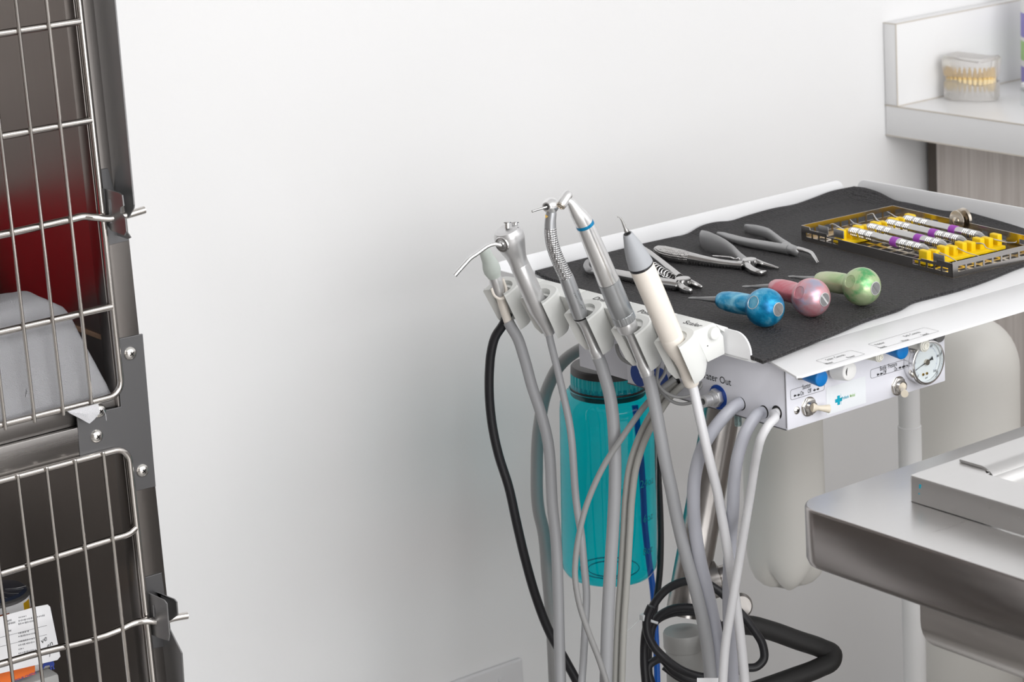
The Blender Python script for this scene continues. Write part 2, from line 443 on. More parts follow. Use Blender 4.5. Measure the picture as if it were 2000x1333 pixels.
for nm, z0, dz in (('lower_teeth', .0285, -1), ('upper_teeth', .0275, 1)):
    bm = NB()
    for k in range(14):
        a = pi * (k + .5) / 14
        p = cen + E1 * (-cos(a) * .0305) + E2 * (-.003 - sin(a) * .0125) + V((0, 0, z0 + dz * .004))
        lathe(bm, p - V((0, 0, dz * .005)), V((0, 0, dz)), [(0, .0018), (.001, .003), (.007, .0032), (.010, .0026), (.017, .0010)], 10)
    part(nm, bm, M['tooth'] if dz < 0 else M['gum'], tp)
jr = thing('glass_jar', 'small glass jar at the right end of the white countertop', 'jar', onZ(2005, 206, zc))
p = onZ(2006, 207, zc)
bm = NB(); lathe(bm, p + V((0, 0, .0005)), V((0, 0, 1)), [(0, .006), (.001, .008), (.022, .008), (.024, .0065)], 24); part('body', bm, M['glass'], jr)
bm = NB(); lathe(bm, p + V((0, 0, .0246)), V((0, 0, 1)), [(0, .007), (.004, .007), (.005, .006)], 24); part('lid', bm, M['plate'], jr)
p = onZ(2046, 174, zc)
bt = thing('spray_bottle', 'bottle with violet and yellow green label at the edge of the countertop', 'bottle', p)
bm = NB(); lathe(bm, p + V((0, 0, .0005)), V((0, 0, 1)), [(0, .030), (.002, .033), (.035, .033), (.12, .033), (.15, .012), (.17, .011)], 28); part('body', bm, M['whiteplastic'], bt)
bm = NB(); lathe(bm, p + V((0, 0, .012)), V((0, 0, 1)), [(0, .0332), (.012, .0334), (.02, .0334), (.0201, .0332)], 28, False); part('label_band', bm, M['violet'], bt, 'violet label band')
bm = NB(); lathe(bm, p + V((0, 0, .04)), V((0, 0, 1)), [(0, .0332), (.001, .0334), (.024, .0334), (.025, .0332)], 28, False); part('label_band', bm, M['green_print'], bt, 'yellow green label band')
bm = NB(); lathe(bm, p + V((0, 0, .07)), V((0, 0, 1)), [(0, .0332), (.001, .0334), (.03, .0334), (.031, .0332)], 28, False); part('label_band', bm, M['violet'], bt, 'violet label band')
bm = NB(); box(bm, (p.x - .012, p.y - .012, p.z + .17), (p.x + .012, p.y + .012, p.z + .2), .003); part('cap', bm, M['plate'], bt)

# ================================================================== CAGE BANK
YF = 1.9055
def cX(x, y, off=0): return onY(x, y, YF + off)
X1 = (cX(304.5, 952).x + cX(272, 653).x + cX(254, 480).x) / 3; X0 = .40
XI = cX(210.7, 560).x                   # inner edge of the right post
ZU = cX(150, 800).z                     # bottom rod of the upper door
ZL = cX(110, 912).z                     # top rod of the lower door
ZT, ZB = 1.62, .20
cage = thing('cage_bank', 'stainless steel two tier pet cage bank with wire doors beside the white wall', 'pet cage', (.7, 2.05, .05))
bm = NB()
zr1, zr0 = ZU - .004, ZL + .004
box(bm, (XI - .003, YF, .08), (X1, YF + .018, ZT + .04), .0008); part('corner_post', bm, M['steel_p'], cage)
part('corner_post', box(NB(), (X0, YF, .08), (X0 + .035, YF + .018, ZT + .04), .0008), M['steel_p'], cage)
for za, zz in ((ZT, ZT + .04), (.08, ZB)): part('end_rail', box(NB(), (X0 + .035, YF, za), (XI - .003, YF + .018, zz), .001), M['steel_x'], cage)
zled = cX(75, 853).z
bm = NB(); box(bm, (X0 + .035, YF + .003, zled), (XI - .003, YF + .02, ZU + .0015), .0008); part('shelf_rail', bm, M['steel_x'], cage)
bm = NB(); box(bm, (X0 + .035, YF - .0015, ZL - .001), (XI - .003, YF + .02, zled - .0004), .0012); part('shelf_lip', bm, M['steel_x'], cage)
yb = YW - .003
def panel(lo, hi, nm, mt): part(nm, box(NB(), lo, hi), mt, cage)
xi = XI + .004
panel((xi, YF + .018, .08), (X1 - .001, yb, ZT + .04), 'side_panel', M['liner'])
panel((X0, YF + .018, .08), (X0 + .012, yb, ZT + .04), 'side_panel', M['liner'])
panel((X0 + .012, yb - .004, .08), (xi, yb, ZT + .04), 'back_panel', M['liner'])
panel((X0 + .012, YF + .018, ZT + .03), (xi, yb - .004, ZT + .04), 'roof_panel', M['liner'])
panel((X0 + .012, YF + .018, zled), (xi, yb - .004, ZU - .001), 'divider_shelf', M['liner'])
panel((X0 + .012, YF + .018, .19), (xi, yb - .004, .2), 'divider_shelf', M['liner'])
panel((X0, YF + .01, .0), (X1, yb, .08), 'plinth', M['dark'])
# caulk seam low on the inner side wall
a, b_ = onX(115, 630, xi), onX(214, 662, xi)
zs = (a.z + b_.z) / 2
bm = NB(); box(bm, (xi - .0018, YF + .019, zs - .0022), (xi + .0004, yb - .01, zs + .0022), .0006); part('caulk_seam', bm, M['caulk'], cage)

# corner plate and screws
px = [(226, 664), (279, 652.5), (304.5, 951), (262, 961), (251, 884), (157, 899), (151, 815), (236, 795)]
pts = [cX(x, y, -.0022) for x, y in px]
bm = NB(); polyw(bm, pts, V((0, .0021, 0)), .0004); cp = part('corner_plate', bm, M['steel_plate'], cage, 'dull grey L shaped joining plate', smooth=False)
for x, y in ((254, 690.5), (188.5, 852.5), (278, 919.5), (194, 803)):
    p = cX(x, y, -.0022); bm = NB()
    lathe(bm, p, V((0, -1, 0)), [(0, .0059), (.0008, .0060), (.0022, .0050), (.0033, .0030), (.0036, 0)], 26)
    s = part('screw', bm, M['screw'], cp)
    bm = NB(); q = p + V((0, -.0034, 0))
    for a in (.6, .6 + pi / 2): obox(bm, q + V((0, .0000, 0)), V((cos(a), 0, sin(a))), V((0, 1, 0)), V((-sin(a), 0, cos(a))), (.0021, .0004, .0005))
    part('cross_slot', bm, M['dark'], s)

# doors
RF, RH, RV = .0030, .0032, .00165
YD = -.0045
def rodx(x, y): return cX(x, y, YD - RF - RV)
def door(zlo, zhi, zbars, latch_z, xs, tail_up, tail_dn, curved):
    bm = NB(); xr = XI - .0; xl = X0 + .03; r = .013
    y = YF + YD
    loop = []
    for cx, cz, a in ((xr - r, zhi - r, 0), (xl + r, zhi - r, pi / 2), (xl + r, zlo + r, pi), (xr - r, zlo + r, 3 * pi / 2)):
        for k in range(7):
            q = a + pi / 2 * k / 6; loop.append(V((cx + r * cos(q), y, cz + r * sin(q))))
    loop.append(loop[0].copy())
    tube(bm, loop, RF, 14, 1, cap=False)
    dr = part('door', bm, M['rod'], cage)
    for z in zbars:
        p = [V((xl, y, z)), V((xr - .022, y, z))]
        if curved: p += [V((xr - .008, y - .0005, z + .0008)), V((xr - .001, y, z + .004))]
        else: p += [V((xr - .001, y, z))]
        bm = NB(); tube(bm, p, RH, 14, 3 if curved else 1); part('cross_bar', bm, M['rod'], dr)
    proto = None
    for i, x in enumerate(xs):
        if i == 0:
            bm = NB(); yy = y - RF - RV + .0008
            tube(bm, [V((x, yy, zlo - tail_dn)), V((x, yy, zlo)), V((x, yy, zhi)), V((x, yy, zhi + tail_up))], RV, 10, 1)
            lathe(bm, V((x, yy, zlo - tail_dn)), V((0, 0, -1)), [(0, RV * 1.05), (.0008, RV * .8), (.0012, 0)], 10); lathe(bm, V((x, yy, zhi + tail_up)), V((0, 0, 1)), [(0, RV * 1.05), (.0008, RV * .8), (.0012, 0)], 10)
            proto = part('upright_rod', bm, M['rod'], dr)
        else:
            c = proto.copy(); COL.objects.link(c); c.parent = dr; c.location = (x - xs[0], 0, 0)
    return dr
step = cX(103, 620, YD).x - cX(46, 632, YD).x
xu = [rodx(165.6, 665).x - i * step for i in range(19)]
xl_ = [rodx(224, 1080).x - i * step for i in range(20)]
zb = [cX(70, 55, YD).z, cX(86, 251.5, YD).z, cX(100, 626.5, YD).z]
up = door(cX(100, 805.5, YD).z, 1.60, zb + [zb[0] + (zb[0] - zb[1])], 0, [x for x in xu if x > X0 + .04], .003, .0035, False)
lo_ = door(.215, cX(110, 911, YD).z, [cX(110, 1085, YD).z, cX(60, 1085, YD).z - .20], 0, [x for x in xl_ if x > X0 + .04], .0022, .003, True)
def latch(dr, path, ax):
    z = cX(*path[0], YD).z
    p = [V((X0 + .03, YF + YD, z))] + [cX(x, y, YD + d) for (x, y), d in zip(path, (0, 0, -.002, -.006, -.009, -.012, -.014))]
    bm = NB(); tube(bm, p, RH * 1.02, 16, 6); part('latch_bar', bm, M['rod'], dr)
latch(up, [(60, 446.5), (140, 428.5), (165, 423), (183, 424.5), (215, 427), (245, 421), (282.5, 410)], 0)
latch(lo_, [(60, 1280.5), (236, 1230), (264, 1217), (285, 1213.5), (315, 1215), (338, 1208), (366, 1203)], 0)
# latch brackets: fixing strip on the post, slotted keeper and long stop plate standing out from it
def sheet(nm, xp, poly, holes, par, mt, t=.0014):
    O = V((xp, YF, 0)); U = V((0, -1, 0)); W = V((0, 0, 1))
    f = lambda q: (YF - onX(q[0], q[1], xp).y, onX(q[0], q[1], xp).z)
    bm = NB(); plate(bm, [f(q) for q in poly], [[f(q) for q in h] for h in holes], O, U, W, t, .0003)
    return part(nm, bm, mt, par, smooth=False)
def strip(poly):
    bm = NB(); polyw(bm, [cX(x, y, -.0016) for x, y in poly], V((0, .0015, 0)), .0003); return part('latch_strip', bm, M['steel_plate'], cage, smooth=False)
xk, xs_ = XI + .0055, XI + .017
st = strip([(191, 332), (211, 329), (250, 458), (252, 470), (206, 481)])
sheet('keeper', xk, [(206, 368), (234, 376), (241, 381), (243.5, 402), (238, 405), (238, 416), (247, 426), (249.5, 452), (245, 460), (219, 450), (212, 440)],
      [[(215, 388), (218, 388), (220, 395), (222, 436), (218, 436), (216, 420)]], st, M['grey_steel'])
sheet('stop_plate', xs_, [(169, -60), (221, -60), (264, 400), (263, 407), (254, 424), (250, 426), (247, 416), (244, 400), (238, 378), (215, 372)], [], st, M['grey_steel'])
sheet('keeper_tail', xs_ - .002, [(222, 452), (247, 448), (257.5, 464), (252, 467), (226, 458)], [], st, M['grey_steel'])
st = strip([(283, 1129), (316, 1119), (336, 1262), (297, 1268)])
sheet('keeper', xk, [(292, 1158), (322, 1172), (328, 1180), (330, 1205), (333, 1240), (331, 1252), (312, 1246), (298, 1240)],
      [[(301, 1182), (304, 1182), (306, 1190), (307, 1205), (303, 1205)]], st, M['grey_steel'])
sheet('keeper', xs_ - .002, [(300, 1154), (342, 1170), (347, 1176), (349, 1202), (334, 1213), (322, 1205), (316, 1160)], [], st, M['grey_steel'])
sheet('stop_plate', xs_, [(312, 1236), (333, 1228), (357, 1276), (366, 1420), (324, 1420)], [], st, M['grey_steel'])
# ------------------------------------------------------------------ things inside the cage
zf = ZU + .0005
# towel: heaped near the door, right side falling away, hem lifting at the front
def hgt(x):                      # top height of the heap
    pr = cX(0, 598).x
    s = [(-.3, .098), (cX(0, 600, .05).x, .098), (cX(60, 600, .05).x, .097), (cX(110, 640, .05).x, .083), (cX(150, 680, .03).x, .062), (cX(185, 730, .02).x, .036), (cX(203, 765, .02).x, .014), (cX(208, 790, .02).x, .003), (9, .002)]
    for (a, ha), (b, hb) in zip(s, s[1:]):
        if a <= x <= b:
            t = (x - a) / (b - a); return ha + (hb - ha) * t
    return .002
from mathutils import noise as NZ
def nz(x, y, z, s): return NZ.noise(V((x * s, y * s, z * s)))
bm = NB(); xa, xb = .62, cX(206, 770, .02).x
NX, NY = 120, 46
yb_, yf_ = YF + .20, YF + .0045
grid = []
for i in range(NX + 1):
    x = xa + (xb - xa) * i / NX; H = hgt(x) * (.4 if x < .66 else 1) if x > .64 else .01
    row = []
    for j in range(NY + 1):
        t = j / NY
        # front hem (t=0) up the front, over the top, down behind
        if t < .45:
            q = t / .45; z = H * (1 - (1 - q) ** 2.0) ; y = yf_ + .004 * sin(q * 3.1) + .035 * q ** 3
        else:
            q = (t - .45) / .55; z = H * (1 - q ** 2 * .98); y = yf_ + .039 + (yb_ - yf_ - .045) * q
        hem = max(0, .0012 + .0014 * sin(x * 150) + .0014 * sin(x * 67 + 1)) * (1 - min(1, t / .2)) * (1 if H > .02 else .2)
        z = max(z + hem, .0016)
        w = .0035 * nz(x, y, z, 28) + .0012 * nz(x, y, z, 110)
        fade = min(1, (xb - x) / .02)
        row.append(bm.verts.new(V((x, max(y + w * .5 * fade, YF + .0028), zf + z + abs(w) * fade))))
    grid.append(row)
for i in range(NX):
    for j in range(NY): bm.faces.new((grid[i][j], grid[i + 1][j], grid[i + 1][j + 1], grid[i][j + 1]))
b2 = bm.copy() if False else None
bmesh.ops.solidify(bm, geom=bm.faces[:], thickness=.0015)
tw = solo('towel', bm, M['towel'], 'white terry towel bunched behind the upper wire door of the steel cage', 'towel', ang=80)
# corner of the towel pushed out between the rods
bm = NB(); tip = [(131, 804), (160, 797), (190, 789), (193, 806), (183, 818), (173.5, 826.5), (155, 816)]
c0 = [cX(x, y, YD - RF - .0032) for x, y in tip]; cc = sum(c0, V()) / len(c0) + V((0, -.0025, 0))
vc = bm.verts.new(cc); vv = [bm.verts.new(p) for p in c0]
for i in range(len(vv)): bm.faces.new((vv[i], vv[(i + 1) % len(vv)], vc))
bmesh.ops.subdivide_edges(bm, edges=bm.edges[:], cuts=3, use_grid_fill=True)
bmesh.ops.solidify(bm, geom=bm.faces[:], thickness=.0014)
part('corner_flap', bm, M['towel'], tw)
bm = NB(); tube(bm, [cX(x, y, -.012) for x, y in ((190, 792), (200, 799), (206, 810), (208, 822))], .00022, 6, 4); part('loose_thread', bm, M['towel'], tw)
# red fleece at the back of the upper cage (seen as a reflection in the side wall)
bm = NB(); NXr, NZr = 30, 20; g = []
for i in range(NXr + 1):
    r_ = []
    for j in range(NZr + 1):
        x = .47 + .475 * i / NXr; z = .005 + .125 * j / NZr
        y = 2.205 - .075 * (1 - j / NZr) ** 1.5 + .008 * nz(x, z, 0, 22)
        r_.append(bm.verts.new(V((x, y, zf + .0 + z))))
    g.append(r_)
for i in range(NXr):
    for j in range(NZr): bm.faces.new((g[i][j], g[i + 1][j], g[i + 1][j + 1], g[i][j + 1]))
bmesh.ops.solidify(bm, geom=bm.faces[:], thickness=.012)
solo('fleece_blanket', bm, M['redcloth'], 'red fleece blanket propped at the back of the upper steel cage', 'blanket', ang=80)

# lower cage: stand, can, bag and card
YI = .062
U, W = V((1, 0, 0)), V((0, 0, 1))
def li(x, y, off=YI): return onY(x, y, YF + off)
zbag = li(60, 1322).z
pc = li(22, 1150, YI + .035)
rc = .0315
shelf = thing('storage_tin', 'grey plastic tub under the white pouch in the lower steel cage', 'tub', (li(30, 1400).x, YF + YI + .04, .2005))
bm = NB(); cbx = li(40, 1400).x
zt_ = li(60, 1328, YI + .01).z
box(bm, (cbx - .10, YF + YI + .006, .2005), (li(128, 1400).x, YF + YI + .09, zt_ - .012), .006, 3); part('tub', bm, M['bag'], shelf)
bm = NB(); box(bm, (cbx - .102, YF + YI + .004, zt_ - .012), (li(129.5, 1400).x, YF + YI + .092, zt_), .003); part('lid', bm, M['colgrey'], shelf, 'grey lid')
# pouch
pch = thing('food_pouch', 'white pouch with orange panel and blue dog print in the lower cage', 'pouch', (cbx, YF + YI + .02, zt_))
bm = NB(); xr_, xl2 = li(124, 1290).x, li(-60, 1290).x; zt2 = li(70, 1232, YI + .012).z
NXp, NZp = 26, 26
fr, bk = [], []
for i in range(NXp + 1):
    a = []; b = []
    for j in range(NZp + 1):
        s, t = i / NXp, j / NZp
        x = xl2 + (xr_ - xl2) * s; z = zt_ + .0008 + (zt2 - zt_) * t
        e = (1 - abs(2 * s - 1) ** 4) * (1 - abs(2 * t - 1) ** 5); k = .013 * e + .0016 * nz(x, z, 0, 60) * e
        a.append(bm.verts.new(V((x, YF + YI + .022 - k - .0004, z)))); b.append(bm.verts.new(V((x, YF + YI + .022 + k + .0004, z))))
    fr.append(a); bk.append(b)
for i in range(NXp):
    for j in range(NZp):
        bm.faces.new((fr[i][j], fr[i + 1][j], fr[i + 1][j + 1], fr[i][j + 1])); bm.faces.new((bk[i][j], bk[i][j + 1], bk[i + 1][j + 1], bk[i + 1][j]))
for i in range(NXp):
    bm.faces.new((fr[i][0], bk[i][0], bk[i + 1][0], fr[i + 1][0])); bm.faces.new((fr[i][-1], fr[i + 1][-1], bk[i + 1][-1], bk[i][-1]))
for j in range(NZp):
    bm.faces.new((fr[0][j], fr[0][j + 1], bk[0][j + 1], bk[0][j])); bm.faces.new((fr[-1][j], bk[-1][j], bk[-1][j + 1], fr[-1][j + 1]))
part('pouch', bm, M['bag'], pch, ang=70)
yp = YI + .0072
def ppoly(pxs, off, lift=0):
    b = bmesh.new(); b.faces.new([b.verts.new(onY(x, y, YF + off - lift)) for x, y in pxs]); 
    ex = bmesh.ops.extrude_face_region(b, geom=b.faces[:]); bmesh.ops.translate(b, verts=[g for g in ex['geom'] if isinstance(g, bmesh.types.BMVert)], vec=V((0, .0004, 0)))
    return b
part('orange_panel', ppoly([(-40, 1322), (-40, 1308), (68, 1298), (69, 1318), (-40, 1352)], yp), M['orange'], pch, 'orange printed panel')
bm = NB()
# small standing dog silhouette
dog = [(86, 1296), (98, 1294), (104, 1292), (106.5, 1297), (105, 1304), (107.5, 1307), (104, 1308.5), (102, 1301), (100, 1302), (102, 1309), (99, 1309), (97, 1300), (88, 1302), (84, 1309), (82, 1308), (84, 1300)]
merge(bm, ppoly(dog, yp, .0002)); part('dog_print', bm, M['dogblue'], pch, 'blue dog silhouette')
o = onY(30, 1333, YF + yp - .0004); bm = NB(); text(bm, 'POUR CHIENS', o, V((.995, 0, .08)), V((-.08, 0, .995)), .0034); part('lettering', bm, M['dogblue'], pch, 'small blue lettering')
# can with wrapped dark lid, stands on the tub behind the pouch
can = thing('food_can', 'white labelled food can with dark wrapped lid in the lower cage', 'can', (pc.x, pc.y, zt_))
zc0 = zt_ + .0006; zc1 = onY(22, 1168, pc.y).z
pc.y = YF + YI + .074
zc1 = onY(20, 1146, pc.y).z
h = zc1 - zc0
bm = NB(); lathe(bm, V((pc.x, pc.y, zc0)), V((0, 0, 1)), [(0, rc - .001), (.001, rc), (h - .006, rc), (h - .005, rc - .0003)], 48); part('can_body', bm, M['canside'], can)
bm = NB(); lathe(bm, V((pc.x, pc.y, zc0 + h - .0062)), V((0, 0, 1)), [(0, rc + .0002), (.001, rc + .001), (.003, rc + .001), (.0045, rc - .001), (.0048, rc - .003)], 48); part('rim', bm, M['grey_steel'], can)
bm = NB(); lathe(bm, V((pc.x, pc.y, zc0 + h - .0035)), V((0, 0, 1)), [(0, rc - .0015), (.002, rc - .0015), (.0042, rc - .004), (.0046, rc * .6), (.004, 0)], 48); part('lid', bm, M['lid'], can, 'dark navy lid')
bm = NB()
for k in range(4):
    a = -2.5 + k * .55 + .1 * (k % 2)
    c = V((pc.x, pc.y, zc0 + h + .0016)); d = V((cos(a), sin(a), 0)); e = V((cos(a + .25), sin(a + .25), 0))
    tube(bm, [c + d * (rc * .35), c + (d + e) * (rc * .36), c + e * (rc * .93)], .00018, 6, 4)
part('film_crease', bm, M['satin'], can)
def canband(a0, a1, z0, z1, mt, lab):
    b = NB(); n = 12; rr = rc + .0003; A = []
    for k in range(n + 1):
        q = a0 + (a1 - a0) * k / n
        A.append((b.verts.new(V((pc.x + rr * cos(q), pc.y + rr * sin(q), zc0 + z0))), b.verts.new(V((pc.x + rr * cos(q), pc.y + rr * sin(q), zc0 + z1)))))
    for (p, q), (r, s) in zip(A, A[1:]): b.faces.new((p, r, s, q))
    bmesh.ops.solidify(b, geom=b.faces[:], thickness=-.0003)
    part('print_band', b, mt, can, lab)
canband(-2.5, -1.62, h - .0155, h - .0122, M['rust'], 'rust red print band')
canband(-1.08, -.72, h - .026, h - .0085, M['yel'], 'yellow print patch')
canband(-.70, -.1, h - .034, h - .018, M['brownphoto'], 'brown photo print')
# patient card leaning on the pouch
crd = thing('printed_card', 'white printed card with handwriting in front of the pouch', 'card', li(60, 1295))
yc_ = YI - .004
card = [(-60, 1222), (70, 1186), (93, 1181.5), (98, 1186), (118, 1283), (112, 1290), (10, 1314), (-60, 1331)]
part('card', ppoly(card, yc_), M['paper'], crd)
Uc = (onY(70, 1200, YF + yc_) - onY(0, 1218, YF + yc_)).normalized(); Wc = V((-Uc.z, 0, Uc.x))
bm = NB()
for s, x, y, sz in (('ient:', 12, 1213, .0032), ('ddress:', 12, 1219, .0032), ('one:', 12, 1233, .003), ('ile:', 12, 1241, .003), ('il:', 12, 1249, .003), ('nt:', 14, 1260, .003), ('or:', 14, 1268, .003)):
    text(bm, s, onY(x, y + 3, YF + yc_), Uc, Wc, sz, bold=.02)
for x, y, n in ((37, 1207, 14), (37, 1213.5, 50), (37, 1219.5, 30), (37, 1237.5, 20), (37, 1244, 32), (37, 1254, 30), (37, 1261, 32), (37, 1269, 9), (37, 1277, 34)):
    k = 0
    while k < n:                                    # unreadable small print: short strokes
        wd = random.choice((1.2, 1.6, 2.2)); p = onY(x + k, y - k * .22, YF + yc_)
        obox(bm, p, Uc, V((0, 1, 0)), Wc, (wd * .00019, .0003, random.choice((.0005, .0008))), 0); k += wd + 1.1
for yy in (1232, 1250): 
    p = onY(0, yy + 14, YF + yc_); obox(bm, p + Uc * .022, Uc, V((0, 1, 0)), Wc, (.024, .0004, .00008))
part('printed_text', bm, M['greyprint'], crd, 'small grey printed lines')
bm = NB()
for s, x, y in (('ve', 81, 1255), ('en', 92, 1265), ('y', 95, 1277)):
    text(bm, s, onY(x, y + 4, YF + yc_), (Uc * .9 + Wc * .42).normalized(), (Wc * .9 - Uc * .42).normalized(), .0072, shear=.3)
part('handwriting', bm, M['print'], crd, 'black handwriting')

# ================================================================== EXAM TABLE
TX, TY, TZ = 1.2893, 1.397, .8271
tb = thing('exam_table', 'brushed stainless steel exam table with wet sink in the right foreground', 'table', (1.75, .95, 0))
bm = NB(); lo2, hi2 = (TX, .25), (2.15, TY); r = .026
lp = rrect(hi2[0] - lo2[0], hi2[1] - lo2[1], r, 10, lo2[0], lo2[1])
zlow = onX(1560, 1100, TX).z
# top with rounded plan corners and a rolled upper edge; opening for the basin
p1 = onZ(1874, 893, TZ + .027); p2 = onZ(1912, 906, TZ + .027)
bx0 = p1.x - .007; by1 = p2.y - .0045
op = rrect(.62, .70, .012, 6, bx0, by1 - .70)
plate(bm, rrect(hi2[0] - lo2[0] - .0032, hi2[1] - lo2[1] - .0032, r - .0016, 10, lo2[0] + .0016, lo2[1] + .0016), [op], V((0, 0, TZ - .002)), V((1, 0, 0)), V((0, 1, 0)), .002)
part('table_top', bm, M['table'], tb)
bm = NB()
lpi = rrect(hi2[0] - lo2[0] - .003, hi2[1] - lo2[1] - .003, r - .0015, 10, lo2[0] + .0015, lo2[1] + .0015)
prof = [(0, 0.0), (0, TZ - zlow - .004), (0.002, TZ - zlow - .0012), (.004, TZ - zlow)]
ringsv = []
for off, dz in [(-.0016, .0016), (-.0006, .0009), (0, -.0006)] + [(o_, -d_) for o_, d_ in [(0, TZ - zlow - .006), (-.002, TZ - zlow - .001), (-.006, TZ - zlow)]]:
    L = rrect(hi2[0] - lo2[0] + 2 * off, hi2[1] - lo2[1] + 2 * off, r + off, 10, lo2[0] - off, lo2[1] - off)
    ringsv.append([bm.verts.new(V((x, y, TZ - .0016 + dz))) for x, y in L])
for A, B in zip(ringsv, ringsv[1:]):
    for i in range(len(A)):
        j = (i + 1) % len(A); bm.faces.new((A[i], A[j], B[j], B[i]))
part('edge_skirt', bm, M['skirt'], tb)
# raised rim plate round the basin
pA = onZ(1775, 927, TZ + .0225); 
qx, qy = pA.x, pA.y
h2 = .0225
bm = NB(); plate(bm, rect(qx + .0022, .4022, 2.0778, qy - .0022), [op], V((0, 0, TZ + h2 - .002)), V((1, 0, 0)), V((0, 1, 0)), .002)
ringsv = []
for off, dz in ((-.0022, 0), (-.0006, -.0006), (0, -.0024), (0, -h2 + .0006)):
    L = rrect(2.08 - qx + 2 * off, qy - .40 + 2 * off, .003 + off * .9, 4, qx - off, .40 - off)
    ringsv.append([bm.verts.new(V((x, y, TZ + h2 + dz))) for x, y in L])
for A, B in zip(ringsv, ringsv[1:]):
    for i in range(len(A)):
        j = (i + 1) % len(A); bm.faces.new((A[i], A[j], B[j], B[i]))
part('basin_rim', bm, M['table'], tb)
# basin hanging below the top
zb0 = onX(1812, 1287, TX + .03).z
sx0 = TX + .03; sy1 = onX(1797, 1190, sx0).y
bm = NB(); prof = []
zz1 = TZ - .004
R0 = .03
sec = [(sx0, zz1), (sx0, zb0 + R0)] + [(sx0 + R0 - R0 * cos(a), zb0 + R0 - R0 * sin(a)) for a in [pi / 2 * k / 8 for k in range(1, 9)]] + [(2.07, zb0), (2.07, zz1)]
A = [bm.verts.new(V((x, sy1, z))) for x, z in sec]; B = [bm.verts.new(V((x, .42, z))) for x, z in sec]
for i in range(len(A) - 1): bm.faces.new((A[i], A[i + 1], B[i + 1], B[i]))
bm.faces.new(A); bm.faces.new(B[::-1])
part('basin', bm, M['sinkst'], tb)
# liner sheet lying on the rim and curling down into the basin
prof = [(p1.y, TZ + h2 + .0025), (p2.y, TZ + h2 + .0025)]
Rl = .017
for k in range(1, 11):
    a = pi / 2 * k / 10 * .92; prof.append((p2.y - Rl * sin(a), TZ + h2 + .0025 - Rl * (1 - cos(a))))
prof.append((prof[-1][0] - .012, prof[-1][1] - .07))
inn = []
for i, (y, z) in enumerate(prof):
    a, b_ = prof[max(i - 1, 0)], prof[min(i + 1, len(prof) - 1)]
    d = V((b_[0] - a[0], b_[1] - a[1])); d.normalize(); inn.append((y - d.y * .0022 * -1, z + d.x * .0022))
bm = NB()
A = [[bm.verts.new(V((xx, y, z))) for y, z in L] for xx in (p1.x, 2.0) for L in (prof, inn)]
for i in range(len(prof) - 1):
    bm.faces.new((A[0][i], A[0][i + 1], A[2][i + 1], A[2][i])); bm.faces.new((A[1][i], A[3][i], A[3][i + 1], A[1][i + 1]))
    bm.faces.new((A[0][i], A[1][i], A[1][i + 1], A[0][i + 1])); bm.faces.new((A[2][i], A[2][i + 1], A[3][i + 1], A[3][i]))
for i in (0, -1): bm.faces.new((A[0][i], A[2][i], A[3][i], A[1][i]))
solo('liner_sheet', bm, M['table'], 'bent steel sheet resting on the rim of the exam table basin', 'sheet')
bm = NB(); q1 = onZ(1980, 957, TZ + h2 - .012); box(bm, (q1.x - .012, by1 - .60, TZ - .022), (q1.x + .5, q1.y, TZ - .014), .003); part('drain_grate', bm, M['table'], tb)  # drain grate set loose in the basin, grouped as a table part
bm = NB(); box(bm, (1.6, .7, .03), (1.8, .95, zb0 - .002), .01); part('pedestal', bm, M['steel_v'], tb)
bm = NB(); box(bm, (1.45, .5, .0), (1.95, 1.15, .03), .008); part('foot', bm, M['steel_v'], tb)
# paint chip on the rim plate
bm = NB(); 
for x, y, s in ((1797, 949, .0011), (1796.5, 953, .0009), (1795, 965, .0006)):
    p = onX(x, y, qx - .0001); disc(bm, p, V((-1, 0, 0)), s, .0002, 10)
part('paint_chip', bm, M['teal_print'], tb, 'teal paint fleck')
# ================================================================== DENTAL CART
ZTR = .897
BX0, BX1, BY0, BY1 = 1.397, 1.5914, 1.5144, 1.7295
BZ0, BZ1 = .8372, .8938
tx0, tx1, ty0, ty1 = 1.386, 1.888, 1.542, 1.931
cart = thing('dental_cart', 'white dental cart with flanged tray top and control box', 'dental cart', (1.5, 1.72, 0))
XA, YA, ZA = V((1, 0, 0)), V((0, 1, 0)), V((0, 0, 1))
# tray: pan, three upturned flanges, sloping front lip
FH = .0245
LIPY, LIPZ = 1.4789, .8965
bm = NB()
box(bm, (tx0, ty0, ZTR - .002), (tx1, ty1, ZTR))
lx0, lx1 = onPl(1560, 737, V((0, LIPY, LIPZ)), YA).x, 1.875
lz = lambda y: ZTR + (LIPZ - ZTR) * (ty0 - y) / (ty0 - LIPY)
b = bmesh.new()
q = [V((tx0 + .012, ty0, ZTR)), V((tx1 - .012, ty0, ZTR)), V((lx1, LIPY + .003, lz(LIPY + .003))), V((lx1 - .003, LIPY, LIPZ)), V((lx0 + .004, LIPY, LIPZ)), V((lx0, LIPY + .003, lz(LIPY + .003)))]
polyw(bm, q, V((0, 0, -.002)), .0005); b.free()
def flange(O, U, L, tN, r0, r1):
    pts = [(0, 0)]
    for k in range(9):
        a = pi / 2 * k / 8; pts.append((r0 - r0 * cos(a) if r0 else 0, FH - min(r0, FH) + min(r0, FH) * sin(a)))
    for k in range(9):
        a = pi / 2 * k / 8; pts.append((L - r1 + r1 * sin(a), FH - min(r1, FH) + min(r1, FH) * cos(a)))
    pts.append((L, 0))
    out = []
    for p in pts:
        if not out or (abs(p[0] - out[-1][0]) + abs(p[1] - out[-1][1])) > 1e-6: out.append(p)
    plate(bm, out, [], O, U, ZA, tN, .0005)
flange(V((tx0, ty0 + .004, ZTR - .002)), YA, ty1 - ty0 - .014, .002, .018, .012)     # left
